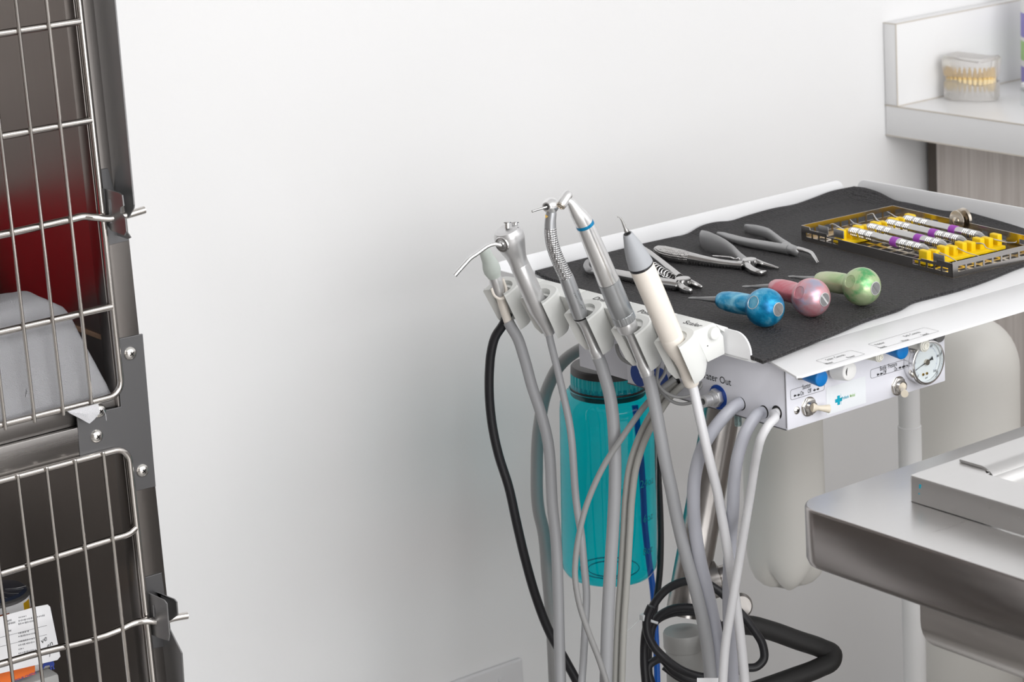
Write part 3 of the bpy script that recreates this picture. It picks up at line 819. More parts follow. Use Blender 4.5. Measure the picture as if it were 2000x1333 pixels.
flange(V((tx0 + .012, ty1 + .002, ZTR - .002)), XA, tx1 - tx0 - .024, .002, .012, .012)      # back
flange(V((tx1 - .002, ty0 + .004, ZTR - .002)), YA, ty1 - ty0 - .014, .002, .018, .012)     # right
part('tray', bm, M['white'], cart, ang=25)
# lip labels
LO = V((0, ty0, ZTR)); LW = (V((0, ty0, ZTR)) - V((0, LIPY, LIPZ))).normalized(); LU = XA; LN = LU.cross(LW)
def lipP(x, y): return onPl(x, y, LO, LN)
def lip2(x, y): p = lipP(x, y) - LO; return (p.dot(LU), p.dot(LW))
def framed(nm, corners, f2, O, U, W, texts, par, lift=.00025, lw=.00028):
    c = [f2(*q) for q in corners]
    x0, x1 = min(c[0][0], c[3][0]), max(c[1][0], c[2][0]); y0, y1 = (c[2][1] + c[3][1]) / 2, (c[0][1] + c[1][1]) / 2
    x0 = (c[0][0] + c[3][0]) / 2; x1 = (c[1][0] + c[2][0]) / 2
    w, h = x1 - x0, y1 - y0
    bm = NB(); outline(bm, rrect(w, h, .0022, 5, x0, y0), rrect(w - 2 * lw, h - 2 * lw, .0022 - lw, 5, x0 + lw, y0 + lw), O, U, W, lift)
    for s, px_, py_, size in texts:
        q = f2(px_, py_); text(bm, s, O + U * q[0] + W * q[1], U, W, size, lift=lift, sx=.54)
    return part(nm, bm, M['print'], par, 'black printed label')
framed('printed_label', [(1600.7, 702.5), (1670, 682.5), (1682, 694.5), (1612.5, 716)], lip2, LO, LU, LW,
       [('Scaler  Controls', 1617, 705, .0060), ('Water', 1615, 713, .0060), ('Power', 1658, 700.5, .0060)], cart)
framed('printed_label', [(1703.7, 670), (1815, 638), (1826, 650), (1713.7, 684)], lip2, LO, LU, LW,
       [('Polisher', 1713, 675.5, .0060), ('Speed', 1720, 681.5, .0060), ('Water', 1764, 668.5, .0060), ('Drill  Controls', 1769, 659, .0060), ('Speed', 1803, 656.5, .0060)], cart)
# control box, open seams at the corner
bm = NB(); box(bm, (BX0, BY0, BZ0), (BX1, BY1, BZ1), .0012, 2)
box(bm, (BX0 + .006, BY0 + .01, BZ1 - .001), (BX1 - .006, BY1 - .002, .8949))
cbx_ = part('control_box', bm, M['boxwhite'], cart)
bm = NB(); box(bm, (BX0 - .0004, BY0 + .001, BZ0 + .002), (BX0 + .0006, BY0 + .0016, BZ1)); box(bm, (BX0 - .0003, BY0 + .002, BZ0 - .0002), (BX0 + .0006, BY1, BZ0 + .0007)); part('seam', bm, M['greyprint'], cbx_)
# faint second panel fixed to the left side, bracket that carries the bottle
bm = NB(); box(bm, (BX0 + .004, BY1 + .0002, .8386), (BX0 + .0065, BY1 + .075, .8945)); box(bm, (BX0 + .0066, BY1 + .0002, .8457), (BX0 + .12, BY1 + .045, .8482), .0008); part('bottle_bracket', bm, M['boxwhite'], cart)
# front-face hardware
FO = V((0, BY0, 0))
def fr2(x, y): p = onY(x, y, BY0); return (p.x, p.z)
framed('printed_label', [(1543, 761), (1610, 743.7), (1610, 764), (1544, 781)], fr2, FO, XA, ZA,
       [('Suction', 1567, 761.5, .0060), ('On', 1563, 773.5, .0058), ('Off', 1577.5, 769, .0058)], cbx_)
framed('printed_label', [(1699.5, 723), (1774, 700), (1774, 718), (1700, 740)], fr2, FO, XA, ZA,
       [('Bottle  Pressure', 1718.5, 725, .0060), ('Off', 1724.5, 732.5, .0058), ('On', 1746, 726, .0058)], cbx_)
def arrow(bm, x, y, d, s=.0032):
    q = fr2(x, y)
    flat(bm, [(q[0] + d * a, q[1] + c) for a, c in ((0, -.0004), (s * .5, -.0004), (s * .5, -.0012), (s, .0002), (s * .5, .0016), (s * .5, .0008), (0, .0008))][::1 if d > 0 else -1], FO, XA, ZA, .0003)
bm = NB()
for x, y, d in ((1555, 773, -1), (1562, 771.5, -1), (1588, 763.5, 1), (1594.5, 761.5, 1), (1717, 731.5, -1), (1723.5, 730, -1), (1755, 719.7, 1), (1761, 718, 1)): arrow(bm, x, y, d)
part('arrow_print', bm, M['print'], cbx_)
c = [fr2(1613, 756), fr2(1690, 735), fr2(1690, 789), fr2(1613, 814)]
bm = NB(); flat(bm, [(c[0][0], c[3][1] + .001), (c[1][0], c[3][1] + .001), (c[1][0], c[1][1]), (c[0][0], c[1][1])], FO, XA, ZA, .0002); stk = part('logo_sticker', bm, M['sticker'], cbx_)
q = fr2(1637.5, 782); bm = NB(); a, w = .0042, .0016
flat(bm, [(q[0] + i * 1.0, q[1] + j) for i, j in ((-w, -a), (w, -a), (w, -w), (a, -w), (a, w), (w, w), (w, a), (-w, a), (-w, w), (-a, w), (-a, -w), (-w, -w))], FO, XA, ZA, .0004)
part('logo_cross', bm, M['teal_print'], stk, 'teal cross')
q = fr2(1643, 781.5); bm = NB(); text(bm, 'ProNorth', FO + XA * (q[0] + .0005) + ZA * q[1], XA, ZA, .0040, lift=.0004, bold=.01, sx=.52)
flat(bm, rect(q[0] - .0006, q[1] - .004, q[0] - .0004, q[1] + .006), FO, XA, ZA, .0004); part('logo_text', bm, M['teal_print'], stk)
q = fr2(1659.5, 776.7); bm = NB(); text(bm, 'Medical', FO + XA * q[0] + ZA * q[1], XA, ZA, .0040, lift=.0004, bold=.01, sx=.52); part('logo_text', bm, M['green_print'], stk)
def hexring(bm, c, n, r, h):
    u, w = frame_of(n)
    pts = [c + (u * cos(pi / 3 * k + .3) + w * sin(pi / 3 * k + .3)) * r for k in range(6)]
    polyw(bm, pts, n * h, .0004)
def toggle(cx, cy, tipx, tipy, L, nm):
    p = onY(cx, cy, BY0); n = V((0, -1, 0))
    bm = NB(); hexring(bm, p + n * .0005, n, .0082, .0022); disc(bm, p, n, .0088, .0005, 28); tube(bm, [p, p + n * .006], .0052, 20, 1)
    for k in range(3): lathe(bm, p + n * (.003 + k * .001), n, [(0, .0052), (.0005, .0056), (.001, .0052)], 24, False)
    t = part('toggle_switch', bm, M['screw'], cbx_, 'nickel toggle switch')
    tip = onY(tipx, tipy, BY0 - L); p2 = p + n * .004
    d = (tip - p2)
    bm = NB(); tube(bm, [p2, p2 + d * .06, p2 + d * .32, p2 + d * .36, p2 + d * .7, p2 + d * .97, tip], [.0044, .0046, .0024, .0021, (.0030, .0026), (.0038, .0034), (.0036, .0032)], 16, 1, ref=V((0, -1, .3)))
    part('lever', bm, M['ivory'], t, 'ivory lever')
toggle(1579, 794.5, 1620, 799, .010, '')
toggle(1754, 754, 1767, 770, .017, '')
p = onY(1556, 802, BY0); bm = NB(); lathe(bm, p, V((0, -1, 0)), [(0, .0035), (.0006, .0034), (.0016, .0022), (.0019, 0)], 22); s = part('screw', bm, M['screw'], cbx_)
bm = NB()
for a in (.5, .5 + pi / 2): obox(bm, p + V((0, -.0018, 0)), V((cos(a), 0, sin(a))), YA, V((-sin(a), 0, cos(a))), (.0017, .0003, .0004))
part('cross_slot', bm, M['dark'], s)
# pressure gauge
n = V((0, -1, 0)); gR = .0205; g = onY(1815, 709, BY0 - .0125); g0 = V((g.x, BY0, g.z))
bm = NB(); lathe(bm, g0, n, [(0, gR * .93), (.0005, gR * .96), (.006, gR * .96), (.0062, gR * .93), (.007, gR * .93), (.0072, gR), (.0107, gR), (.0118, gR * .985), (.0123, gR * .95), (.0123, gR * .88), (.0095, gR * .86), (.0090, gR * .86)], 56, False)
gg = part('pressure_gauge', bm, M['chrome'], cbx_, 'chrome pressure gauge')
bm = NB(); disc(bm, g0 + n * .0075, n, gR * .87, .001, 48); part('dial', bm, M['paper'], gg)
GO = g0 + n * .0086
bm = NB()
def gp(a, r): return (GO.x + r * cos(a), GO.z + r * sin(a))
GP = V((0, GO.y, 0))
for k in range(51):
    a = radians(225 - 270 * k / 50); r0, r1 = gR * .70, gR * (.62 if k % 5 == 0 else .66); w = .008
    flat(bm, [gp(a - w, r0), gp(a + w, r0), gp(a + w, r1), gp(a - w, r1)][::-1], GP, XA, ZA, .0002)
part('scale_marks', bm, M['dogblue'], gg)
bm = NB()
for k, s in enumerate(('0', '20', '40', '60', '80', '100')):
    a = radians(225 - 270 * k / 5); q = gp(a, gR * .74); text(bm, s, GP + XA * q[0] + ZA * (q[1] - .001), XA, ZA, .0030, 'CENTER')
text(bm, 'psi', GP + XA * GO.x + ZA * (GO.z - gR * .74), XA, ZA, .0026, 'CENTER')
a = radians(197)
flat(bm, [gp(a - .02, gR * .74), gp(a + pi - .13, gR * .30), gp(a + pi - .28, gR * .40), gp(a + pi + .28, gR * .40), gp(a + pi + .13, gR * .30), gp(a + .02, gR * .74)][::-1], GP, XA, ZA, .0012)
part('needle', bm, M['print'], gg)
bm = NB(); disc(bm, GO, n, gR * .13, .0022, 20); part('needle_hub', bm, M['gold_steel'], gg)
bm = NB()
for dx in (-.0042, .0005): disc(bm, GO + V((dx, 0, -gR * .52)), n, .0012, .0008, 14)
part('dial_screw', bm, M['brass'], gg)
bm = NB(); disc(bm, g0 + n * .0113, n, gR * .862, .0006, 48); part('cover_glass', bm, M['glass'], gg)
# knobs under the lip
def knob(ex, ey, L, r0, r1, mt, nm, lab, ring=False, base=None):
    e = onY(ex, ey, BY0 - L); p = V((e.x, BY0, e.z)); n = V((0, -1, 0))
    bm = NB(); hexring(bm, p + n * .0004, n, .0068, .003); tube(bm, [p, p + n * (L * .4)], .0035, 16, 1); k0 = part('valve_stem', bm, M['screw'], cbx_)
    bm = NB()
    s = L * .28
    lathe(bm, p + n * s, n, [(0, r0 * .9), (.0005, r0), (L - s - .0012, r1), (L - s - .0004, r1 - .0004), (L - s, r1 - .001)], 32)
    k = part('knob', bm, mt, k0, lab)
    if ring:
        bm = NB(); lathe(bm, e, n, [(-.0002, r1 * .62), (.0007, r1 * .62), (.0007, r1 * .36), (-.0002, r1 * .36)], 28, False); lathe(bm, e - n * (.004), n, [(0, r1 * .98), (.0004, r1 * 1.16), (.0026, r1 * 1.16), (.003, r1 * .98)], 28, False); part('knob_ring', bm, mt, k0)
    return k0, e
knob(1605.5, 740, .028, .0055, .0073, M['blue'], '', 'blue knob')
k0, e = knob(1660, 726, .021, .0103, .0085, M['whiteplastic'], '', 'white pointer knob')
bm = NB(); arc = [(e.x + cos(a) * .0048 - .0002, e.z + sin(a) * .0048) for a in [radians(120 + 100 * k / 10) for k in range(11)]]
arc2 = [(e.x + cos(a) * (.0048 - .0011 * sin(pi * k / 10)) , e.z + sin(a) * (.0048 - .0011 * sin(pi * k / 10))) for k, a in enumerate([radians(120 + 100 * k / 10) for k in range(11)])]
flat(bm, arc + arc2[::-1][1:-1], V((0, e.y, 0)), XA, ZA, .0003); part('pointer_mark', bm, M['print'], k0)
knob(1720.5, 698.5, .026, .0052, .0040, M['creamknob'], '', 'cream knob', True)
knob(1764, 687, .027, .0055, .0073, M['blue'], '', 'blue knob')
knob(1809, 676, .026, .0052, .0050, M['creamknob'], '', 'cream knob', True)
p = onY(1831, 655, BY0); bm = NB(); disc(bm, p, V((0, -1, 0)), .0062, .004, 24, .001); part('port_plug', bm, M['hose_dark'], cbx_, 'dark plug')
# left-face hardware
LX = V((BX0, 0, 0)); LUy, LWz = V((0, -1, 0)), ZA
def lf(x, y): return onX(x, y, BX0)
nx = V((-1, 0, 0))
def fitting(cx, cy):
    c = lf(cx, cy)
    bm = NB(); disc(bm, c, nx, .0112, .0007, 36); f = part('blue_ring', bm, M['bluering'], cbx_, 'blue ring')
    bm = NB(); hexring(bm, c + nx * .0008, nx, .0086, .005)
    lathe(bm, c + nx * .0058, nx, [(0, .0062), (.004, .0062), (.0045, .0048), (.0065, .0048), (.007, .0058), (.012, .0056), (.0125, .005), (.0125, .003), (.004, .003)], 28, False); part('port_nut', bm, M['satin'], f, 'steel port nut')
fitting(1403, 776)
for c in (lf(1248, 732), lf(1290, 742)): part('blue_ring', disc(NB(), c, nx, .0112, .0007, 36), M['bluering'], cbx_, 'blue ring')
bm = NB(); o = lf(1366, 736.5); text(bm, 'Water Out', o, LUy, LWz, .0092, lift=.0003); part('printed_label', bm, M['print'], cbx_, 'black Water Out lettering')
for x, y, r in ((1447, 789, .0060), (1492, 805, .0058), (1517.5, 806, .0062), (1318, 750, .0085)):
    bm = NB(); c = lf(x, y); lathe(bm, c - nx * .0004, nx, [(0, r * .2), (.0002, r), (.0007, r)], 28, True); part('hose_port', bm, M['dark'], cbx_, 'dark hose hole')
# brown block and threaded post behind the handpieces
p = onX(1197, 690, 1.412); bm = NB(); box(bm, (p.x - .006, p.y - .007, p.z - .007), (p.x + .006, p.y + .007, ZTR - .0025), .001); part('spacer_block', bm, M['brown'], cart, 'brown spacer block')
# stand: leaning steel tube, joint, column, base
pt, pb = at(1412, 790, 2.46), at(1343, 1165, 2.46)
d = (pt - pb).normalized()
bm = NB(); tube(bm, [pb - d * .02, pt + d * ((.8457 - pt.z) / d.z)], .0185, 36, 1); pole = part('pole', bm, M['steel_v'], cart)
p = onZ(1440, 822, BZ0 - .001); p = V((1.437, 1.563, BZ0)); p = at(1441, 812, depth(onZ(1441, 806, BZ0)))
bm = NB(); 
for k in range(14): lathe(bm, V((p.x, p.y, BZ0 - .0008 * k)), V((0, 0, -1)), [(0, .0030), (.0004, .0034), (.0008, .0030)], 16, False)
disc(bm, V((p.x, p.y, BZ0 - .0112)), V((0, 0, -1)), .003, .001, 16); part('threaded_stud', bm, M['tooth_thread'], cart)
cb0 = at(1335, 1228, 2.46)
bm = NB(); lathe(bm, V((cb0.x, cb0.y, .06)), ZA, [(0, .026), (cb0.z - .06 - .02, .0185)], 40); part('column', bm, M['colgrey'], cart)
bm = NB(); lathe(bm, V((cb0.x, cb0.y, cb0.z - .0205)), ZA, [(0, .0195), (.002, .0205), (.016, .0205), (.018, .0195), (.018, .017)], 40); part('column_cap', bm, M['colgrey'], cart)
j = at(1400, 1128, 2.42)
bm = NB(); lathe(bm, at(1340, 1150, 2.46), (at(1412, 1128, 2.46) - at(1340, 1150, 2.46)), [(0, .017), (.002, .018), (.034, .018), (.036, .012), (.046, .012), (.048, .010)], 32)
lathe(bm, at(1440, 1183, 2.46), RGT * .3 - FWD, [(0, .012), (.008, .013), (.012, .010)], 28); part('tilt_joint', bm, M['steel_v'], cart)
bm = NB(); lathe(bm, V((cb0.x, cb0.y, .0)), ZA, [(0, .21), (.012, .21), (.03, .19), (.06, .04)], 40); part('base', bm, M['post'], cart)
# black foam push handle
hp = [(1395, 1290), (1405, 1250), (1430, 1225), (1462, 1222), (1500, 1231), (1560, 1252), (1606, 1268), (1626, 1279), (1624, 1291), (1600, 1305), (1550, 1324), (1470, 1352), (1400, 1376)]
bm = NB(); tube(bm, [at(x, y, 2.42 - .003 * max(0, i - 6)) for i, (x, y) in enumerate(hp)], [.0095] * len(hp), 24, 6); part('push_handle', bm, M['blackfoam'], cart, 'black foam push handle')
# white support post, thicker sleeve below
pp = at(1775.5, 790, 2.62); zs_ = at(1775, 836, 2.62).z; ztop = .8945
bm = NB(); r = 21.2 * 2.62 / F
lathe(bm, V((pp.x, pp.y, .012)), ZA, [(0, r + .001), (zs_ - .012, r + .001), (zs_ - .0115, r), (ztop - .012, r)], 36); part('support_post', bm, M['post'], cart)

# ------------------------------------------------------------------ bottles and tank under the cart
p = at(1533, 1000, 2.66); r = 79 * 2.66 / F
zbt = at(1533, 1181, 2.66).z + r * .26
wb = thing('waste_bottle', 'milky white plastic bottle with lobed base hanging under the tray', 'bottle', (p.x, p.y, zbt))
bm = NB(); seg = 80; Hh = .872 - zbt
prof = [(0, .30), (.002, .48), (.006, .66), (.014, .84), (.024, .94), (.036, .985), (.05, 1), (Hh - .09, 1), (Hh - .05, .92), (Hh - .02, .5), (Hh - .01, .34), (Hh, .34)]
rings = []
for t, k in prof:
    ring = []
    for s in range(seg):
        a = 2 * pi * s / seg
        lobe = (.5 + .5 * cos(5 * (a - AZ - pi))) ** .42
        f = max(0, 1 - t / .05)
        zz = t + f * .017 * (1 - lobe) * (k / .9) ** .5
        rr = r * k * (1 - .10 * f * (1 - lobe))
        ring.append(bm.verts.new(V((p.x + rr * cos(a), p.y + rr * sin(a), zbt + zz))))
    rings.append(ring)
for A, B in zip(rings, rings[1:]):
    for s in range(seg): bm.faces.new((A[s], A[(s + 1) % seg], B[(s + 1) % seg], B[s]))
bm.faces.new(rings[0][::-1]); bm.faces.new(rings[-1])
part('body', bm, M['milk'], wb, ang=60)
bm = NB(); lathe(bm, V((p.x, p.y, .8725)), ZA, [(0, r * .42), (.018, r * .42), (.02, r * .38)], 32); part('cap', bm, M['post'], wb)
p = at(1880, 800, 2.74); r = 111 * 2.74 / F
zt0 = at(1880, 612, 2.74).z
tk = thing('round_tank', 'large milky white tank with rounded shoulder behind the gauge and post', 'tank', (p.x, p.y, .02))
bm = NB(); Ht = zt0 - .02; sh = .055
prof = [(0, r * .9), (.006, r), (Ht - sh, r)] + [(Ht - sh + sh * sin(a), r - (r * .72) * (1 - cos(a))) for a in [pi / 2 * k / 10 for k in range(1, 11)]] + [(Ht, 0)]
lathe(bm, V((p.x, p.y, .02)), ZA, prof, 56); part('body', bm, M['milk'], tk, ang=50)
bm = NB(); lathe(bm, V((p.x, p.y, .0005)), ZA, [(0, r * 1.1), (.019, r * 1.1)], 40); part('foot_ring', bm, M['post'], tk)
# ------------------------------------------------------------------ teal water bottle
DB = 2.5
bt_, bb_ = at(1187, 714, DB), at(1190.5, 1122, DB + .06)
ba = (bt_ - bb_); L = ba.length; ba.normalize()
rb, rcp = 95.5 * DB / F, 74 * DB / F
wbot = thing('water_bottle', 'teal clear water bottle with black and teal cap hanging behind the hoses', 'water bottle', bb_)
kz = L / 408.                      # metres per pixel down the bottle
bm = NB()
lathe(bm, bb_, ba, [(0, rb * .30), (.0015, rb * .55), (.0005, rb * .72), (.003, rb * .90), (.010, rb * .985), (.018, rb), (L - 84 * kz, rb), (L - 68 * kz, rb * .985), (L - 56 * kz, rb * .93), (L - 47 * kz, rb * .84), (L - 42 * kz, rb * .775), (L - 30 * kz, rb * .765)], 72)
part('bottle_body', bm, M['teal'], wbot, ang=50)
bm = NB()
for t, rr in ((.006, rb * .62), (.005, rb * .45)): lathe(bm, bb_, ba, [(t, rr), (t + .0008, rr + .0006), (t + .0016, rr), (t + .0008, rr - .0006), (t, rr)], 56, False)
lathe(bm, bb_, ba, [(L - 44 * kz, rb * .79), (L - 43 * kz, rb * .815), (L - 42 * kz, rb * .79)], 56, False)
part('moulded_ring', bm, M['tealink'], wbot)
capL = 52 * kz
def bprof(o, pr, seg=72): lathe(o, bb_, ba, pr, seg); return o
z0 = L - capL
part('cap_ring', bprof(NB(), [(z0 - .001, rcp * .985), (z0, rcp), (z0 + 13 * kz, rcp), (z0 + 13.4 * kz, rcp * .985)]), M['capblack'], wbot)
bm = NB(); u, w = frame_of(ba); seg = 160; R = []
for t in (z0 + 13.4 * kz, z0 + 40 * kz):
    R.append([bm.verts.new(bb_ + ba * t + (u * cos(2 * pi * k / seg) + w * sin(2 * pi * k / seg)) * (rcp * (.992 if k % 4 in (0, 1) else .972))) for k in range(seg)])
for k in range(seg): bm.faces.new((R[0][k], R[0][(k + 1) % seg], R[1][(k + 1) % seg], R[1][k]))
part('cap_band', bm, M['tealcap'], wbot, 'ribbed teal cap band', ang=20)
part('cap_top', bprof(NB(), [(z0 + 40 * kz, rcp * .99), (z0 + 51 * kz, rcp * .985), (L + .0010, rcp * .95), (L + .0018, rcp * .80), (L + .0010, 0)]), M['capblack'], wbot)
q = bb_ + ba * (L + .002); u = -RGT; w = (FWD - ba * FWD.dot(ba)).normalized()
lp = [q + RGT * .004 - w * .004, q - RGT * .012 - w * .012, q - RGT * .004 - w * .021, q + RGT * .022 - w * .018, q + RGT * .024 - w * .008]
bm = NB(); polyw(bm, lp, ba * .0045, .0012); part('carry_loop', bm, M['loop'], wbot, 'grey carry loop')
def wrap_text(s, px_, py_, size):
    c = onPl(px_, py_, bb_ + (-FWD) * rb * .55, (-FWD)); t = (c - bb_).dot(ba); b = NB()
    text(b, s, V((0, 0, 0)), XA, YA, 1.0)
    ax_n = (-FWD - ba * (-FWD).dot(ba)).normalized(); ax_r = RGT - ba * RGT.dot(ba); ax_r -= ax_n * ax_r.dot(ax_n); ax_r.normalize()
    x0 = (c - bb_ - ba * t).dot(ax_r); a0 = math.asin(max(-1, min(1, x0 / rb)))
    for v in b.verts:
        a = a0 + v.co.x * size / rb; v.co = bb_ + ba * (t + v.co.y * size) + (ax_r * sin(a) + ax_n * cos(a)) * (rb + .0003)
    return b
for s, x, y in (('24oz', 1245, 929), ('16oz', 1244, 1004), ('8oz', 1253, 1074)):
    part('moulded_mark', wrap_text(s, x, y, .0115), M['tealink'], wbot)

# ------------------------------------------------------------------ handpiece holder
TH = radians(24.2)
TD = V((sin(TH), 0, -cos(TH)))            # down the handpieces
TW_ = V((-cos(TH), 0, -sin(TH)))          # towards the cup opening
XCUP = 1.3365
cups = {}
for nm, (cx, cy) in dict(suction=(977, 562), syringe=(1050, 578), drill=(1137, 608), polisher=(1230, 638), scaler=(1315, 662)).items():
    cups[nm] = onX(cx, cy, XCUP)
hold = thing('handpiece_holder', 'pale grey five cup handpiece holder clipped to the left flange of the cart tray', 'holder', (1.36, 1.72, .89))
def cup(c, H=.042, gap=62, ri=.0122, ro=.0180):
    b = bmesh.new(); ev = V((0, 1, 0)); n = 30; rows = []
    for k in range(n + 1):
        a = radians(gap) + (2 * pi - 2 * radians(gap)) * k / n
        d = TW_ * cos(a) + ev * sin(a)
        sq = 1 + .10 * abs(sin(2 * a)) ** 2                        # slightly squared outside
        rows.append([b.verts.new(c + d * r_ + TD * t) for r_, t in ((ri, .0006), (ro * sq - .0012, 0), (ro * sq, .0012), (ro * sq * .93, H * .80), (ro * .78, H), (ri * .80, H), (ri * .86, H * .6))])
    for A, B in zip(rows, rows[1:]):
        for i in range(len(A)):
            j = (i + 1) % len(A); b.faces.new((A[i], B[i], B[j], A[j]))
    b.faces.new(rows[0]); b.faces.new(rows[-1][::-1])
    return b
YE = 1.5765
for nm, c in cups.items():
    part('cup', cup(c), M['holder'], hold, ang=32)
ep = [(1356, 647.5), (1394, 631), (1397, 632.5), (1413, 657), (1416, 692), (1383, 708)]
e3 = [onY(x, y, YE) for x, y in ep]
ylast = cups['suction'].y + .012
names = ['scaler', 'polisher', 'drill', 'syringe', 'suction']
ys = [cups[n_].y for n_ in names]
edges_ = [YE] + [(a + b) / 2 + .006 for a, b in zip(ys, ys[1:])] + [ylast]
for i, n_ in enumerate(names):
    lo_y, hi_y = edges_[i] + (.0006 if i else 0), edges_[i + 1] - .0006
    # block: end-face outline pushed along the rail
    bm = NB(); pts = [V((p.x, lo_y, p.z)) for p in e3]; polyw(bm, pts, V((0, hi_y - lo_y, 0)), .0008)
    part('rail_block', bm, M['holder'], hold)
    bm = NB(); c = cups[n_]; polyw(bm, [V((c.x + .006, c.y - .011, c.z + .0)), V((e3[0].x + .004, c.y - .012, e3[0].z - .001)), V((e3[-1].x, c.y - .012, e3[-1].z + .004)), V((c.x + .022, c.y - .010, c.z - .033))], V((0, .022, 0)), .001); part('cup_neck', bm, M['holder'], hold)
clip = [(1396, 632.5), (1422.5, 640.5), (1423.5, 683), (1417.5, 684), (1416.5, 650), (1408, 645)]
bm = NB(); polyw(bm, [onY(x, y, YE + .002) for x, y in clip], V((0, .026, 0)), .0006)
bm2 = bm; part('flange_clip', bm2, M['holder'], hold)
c = onY(1396.5, 651.5, YE - .003); bm = NB(); disc(bm, c + YA * .003, -YA, .0058, .0042, 32, .0012); part('thumb_screw', bm, M['holder'], hold)
bm = NB(); disc(bm, onY(1382, 676, YE), -YA, .0006, .0002, 10); part('pin_hole', bm, M['dark'], hold)
tA, tB = e3[0], e3[1]
UW = (tB - tA).normalized(); TU = V((0, -1, 0)); TO = V((tA.x, 0, tA.z)); TN = TU.cross(UW).normalized()
for s, x, y in (('Scaler', 1332.5, 631.5), ('Polisher', 1243.5, 610), ('Drill', 1156, 584.5)):
    p = onPl(x, y, tA, TN); bm = NB(); text(bm, s, p, TU, UW, .0092, lift=.0004, bold=.003); part('printed_label', bm, M['print'], hold, 'black %s lettering' % s)

# ------------------------------------------------------------------ handpieces
def axis_tube(y, pts, seg=32, sub=1, mt=None):
    P = [onY(x, yy, y) for x, yy, _ in pts]; R = [pxm(r, p) for (_, _, r), p in zip(pts, P)]
    b = NB(); tube(b, P, R, seg, sub); return b
def hose(y0, pts, rpx, d1, d0=None, seg=18, sub=8, tail=True):
    P = []; p0 = onY(*pts[0], y0) if d0 is None else at(*pts[0], d0)
    da = depth(p0); n = len(pts)
    if tail:
        dx = pts[-1][0] - pts[-2][0]; pts = pts + [(pts[-1][0] + dx * 1.2, pts[-1][1] + 420)]
    ln = [0]
    for a, b in zip(pts, pts[1:]): ln.append(ln[-1] + math.hypot(a[0] - b[0], a[1] - b[1]))
    for (x, y), l in zip(pts, ln):
        t = l / ln[-1]; t = t * t * (3 - 2 * t) if d0 is None else t
        P.append(at(x, y, da + (d1 - da) * t))
    b = NB(); tube(b, P, [rpx * depth(p) / F for p in P], seg, sub); return b

# suction tip
y = cups['suction'].y
t = thing('suction_handpiece', 'suction tip with pale green rubber nozzle in the last cup of the holder', 'handpiece', onY(975, 575, y))
part('nozzle', axis_tube(y, [(945, 486, 10), (946.5, 490, 11.5), (953, 506, 13), (955, 510, 14.2), (959, 521, 17.2), (962, 530, 17), (965, 538, 13.8), (966, 541, 13)], 36, 3), M['palegreen'], t)
part('neck', axis_tube(y, [(965.5, 539, 12), (969, 549, 13.2), (972, 560, 12.4), (975, 570, 12.6), (977, 575, 11.5)], 32, 3), M['satin'], t)
part('tail_tube', axis_tube(y, [(976, 574, 9), (980, 590, 8.6), (980.2, 590.4, 9), (992, 628, 8.6), (995, 634, 8)], 28), M['cream'], t)
P = [onY(x, yy, y) - YA * .006 for x, yy in ((981, 546), (986, 570), (982, 583))] 
bm = NB(); tube(bm, [onY(982, 545, y - .004), onY(989, 568, y - .006), onY(986, 580, y - .010), onY(975, 584, y - .012), onY(966, 578, y - .010), onY(960, 564, y - .006)], .0013, 10, 6); part('retaining_loop', bm, M['cream'], t, 'cream loop')
part('hose', hose(y, [(993, 629), (1000, 642), (1008, 655), (1024, 700), (1039, 755), (1055, 803), (1067, 847), (1080, 1000), (1084, 1036), (1090, 1151), (1092, 1237), (1095, 1345)], 11, 2.36), M['hose_grey'], t, 'grey hose')

# air water syringe
y = cups['syringe'].y
t = thing('air_water_syringe', 'satin three way syringe with bent chrome nozzle in the holder', 'syringe', onY(1055, 570, y))
part('body', axis_tube(y, [(989, 446, 18), (990, 448.5, 25), (992.5, 456, 29.5), (996, 468, 30), (1001, 482, 26.5), (1007, 497, 21), (1011, 508, 19), (1014, 515, 18.7), (1014.4, 516, 18.7)], 40, 3), M['satin'], t)
part('sleeve', axis_tube(y, [(1014.3, 516, 18.2), (1014.6, 516.8, 19), (1034, 561, 20), (1052, 603, 20), (1060, 622, 15.5), (1068, 640, 11.5), (1073.5, 653, 10.5)], 40), M['satin'], t)
for cx, cy in ((991, 446), (1006, 446)):
    b0 = onY(cx, cy + 1, y - .003); bm = NB(); k = pxm(1, b0); u_ = (UPV + V((-.25, 0, 0)) * .2).normalized()
    lathe(bm, b0, u_, [(0, 5.2 * k), (10.5 * k, 5.2 * k), (11 * k, 7.6 * k), (12.6 * k, 8 * k), (13.5 * k, 7 * k)], 28); part('button', bm, M['chrome'], t)
n0 = onY(981, 470, y - .010); nd_ = (onY(922, 505, y - .016) - n0).normalized()
k = pxm(1, n0)
fd = (V((-.93, -.30, -.15))).normalized(); n0 = onY(996, 468, y) + fd * (25 * k)
bm = NB(); lathe(bm, n0 - fd * (4 * k), fd, [(-4 * k, 14 * k), (4 * k, 16 * k), (7 * k, 16.4 * k), (9 * k, 15 * k), (9 * k, 11 * k), (6 * k, 10.5 * k), (6 * k, 9.5 * k), (9.5 * k, 8.5 * k), (12 * k, 7 * k), (12 * k, 4 * k)], 36); part('nozzle_collar', bm, M['chrome'], t)
P0 = n0 + fd * (6 * k); d0_ = depth(P0)
npth = [P0] + [at(x, yy, d0_ - o_) for x, yy, o_ in ((966, 477, .002), (930, 497, .006), (919, 504.5, .007), (910, 514, .008), (888.5, 538, .010))]
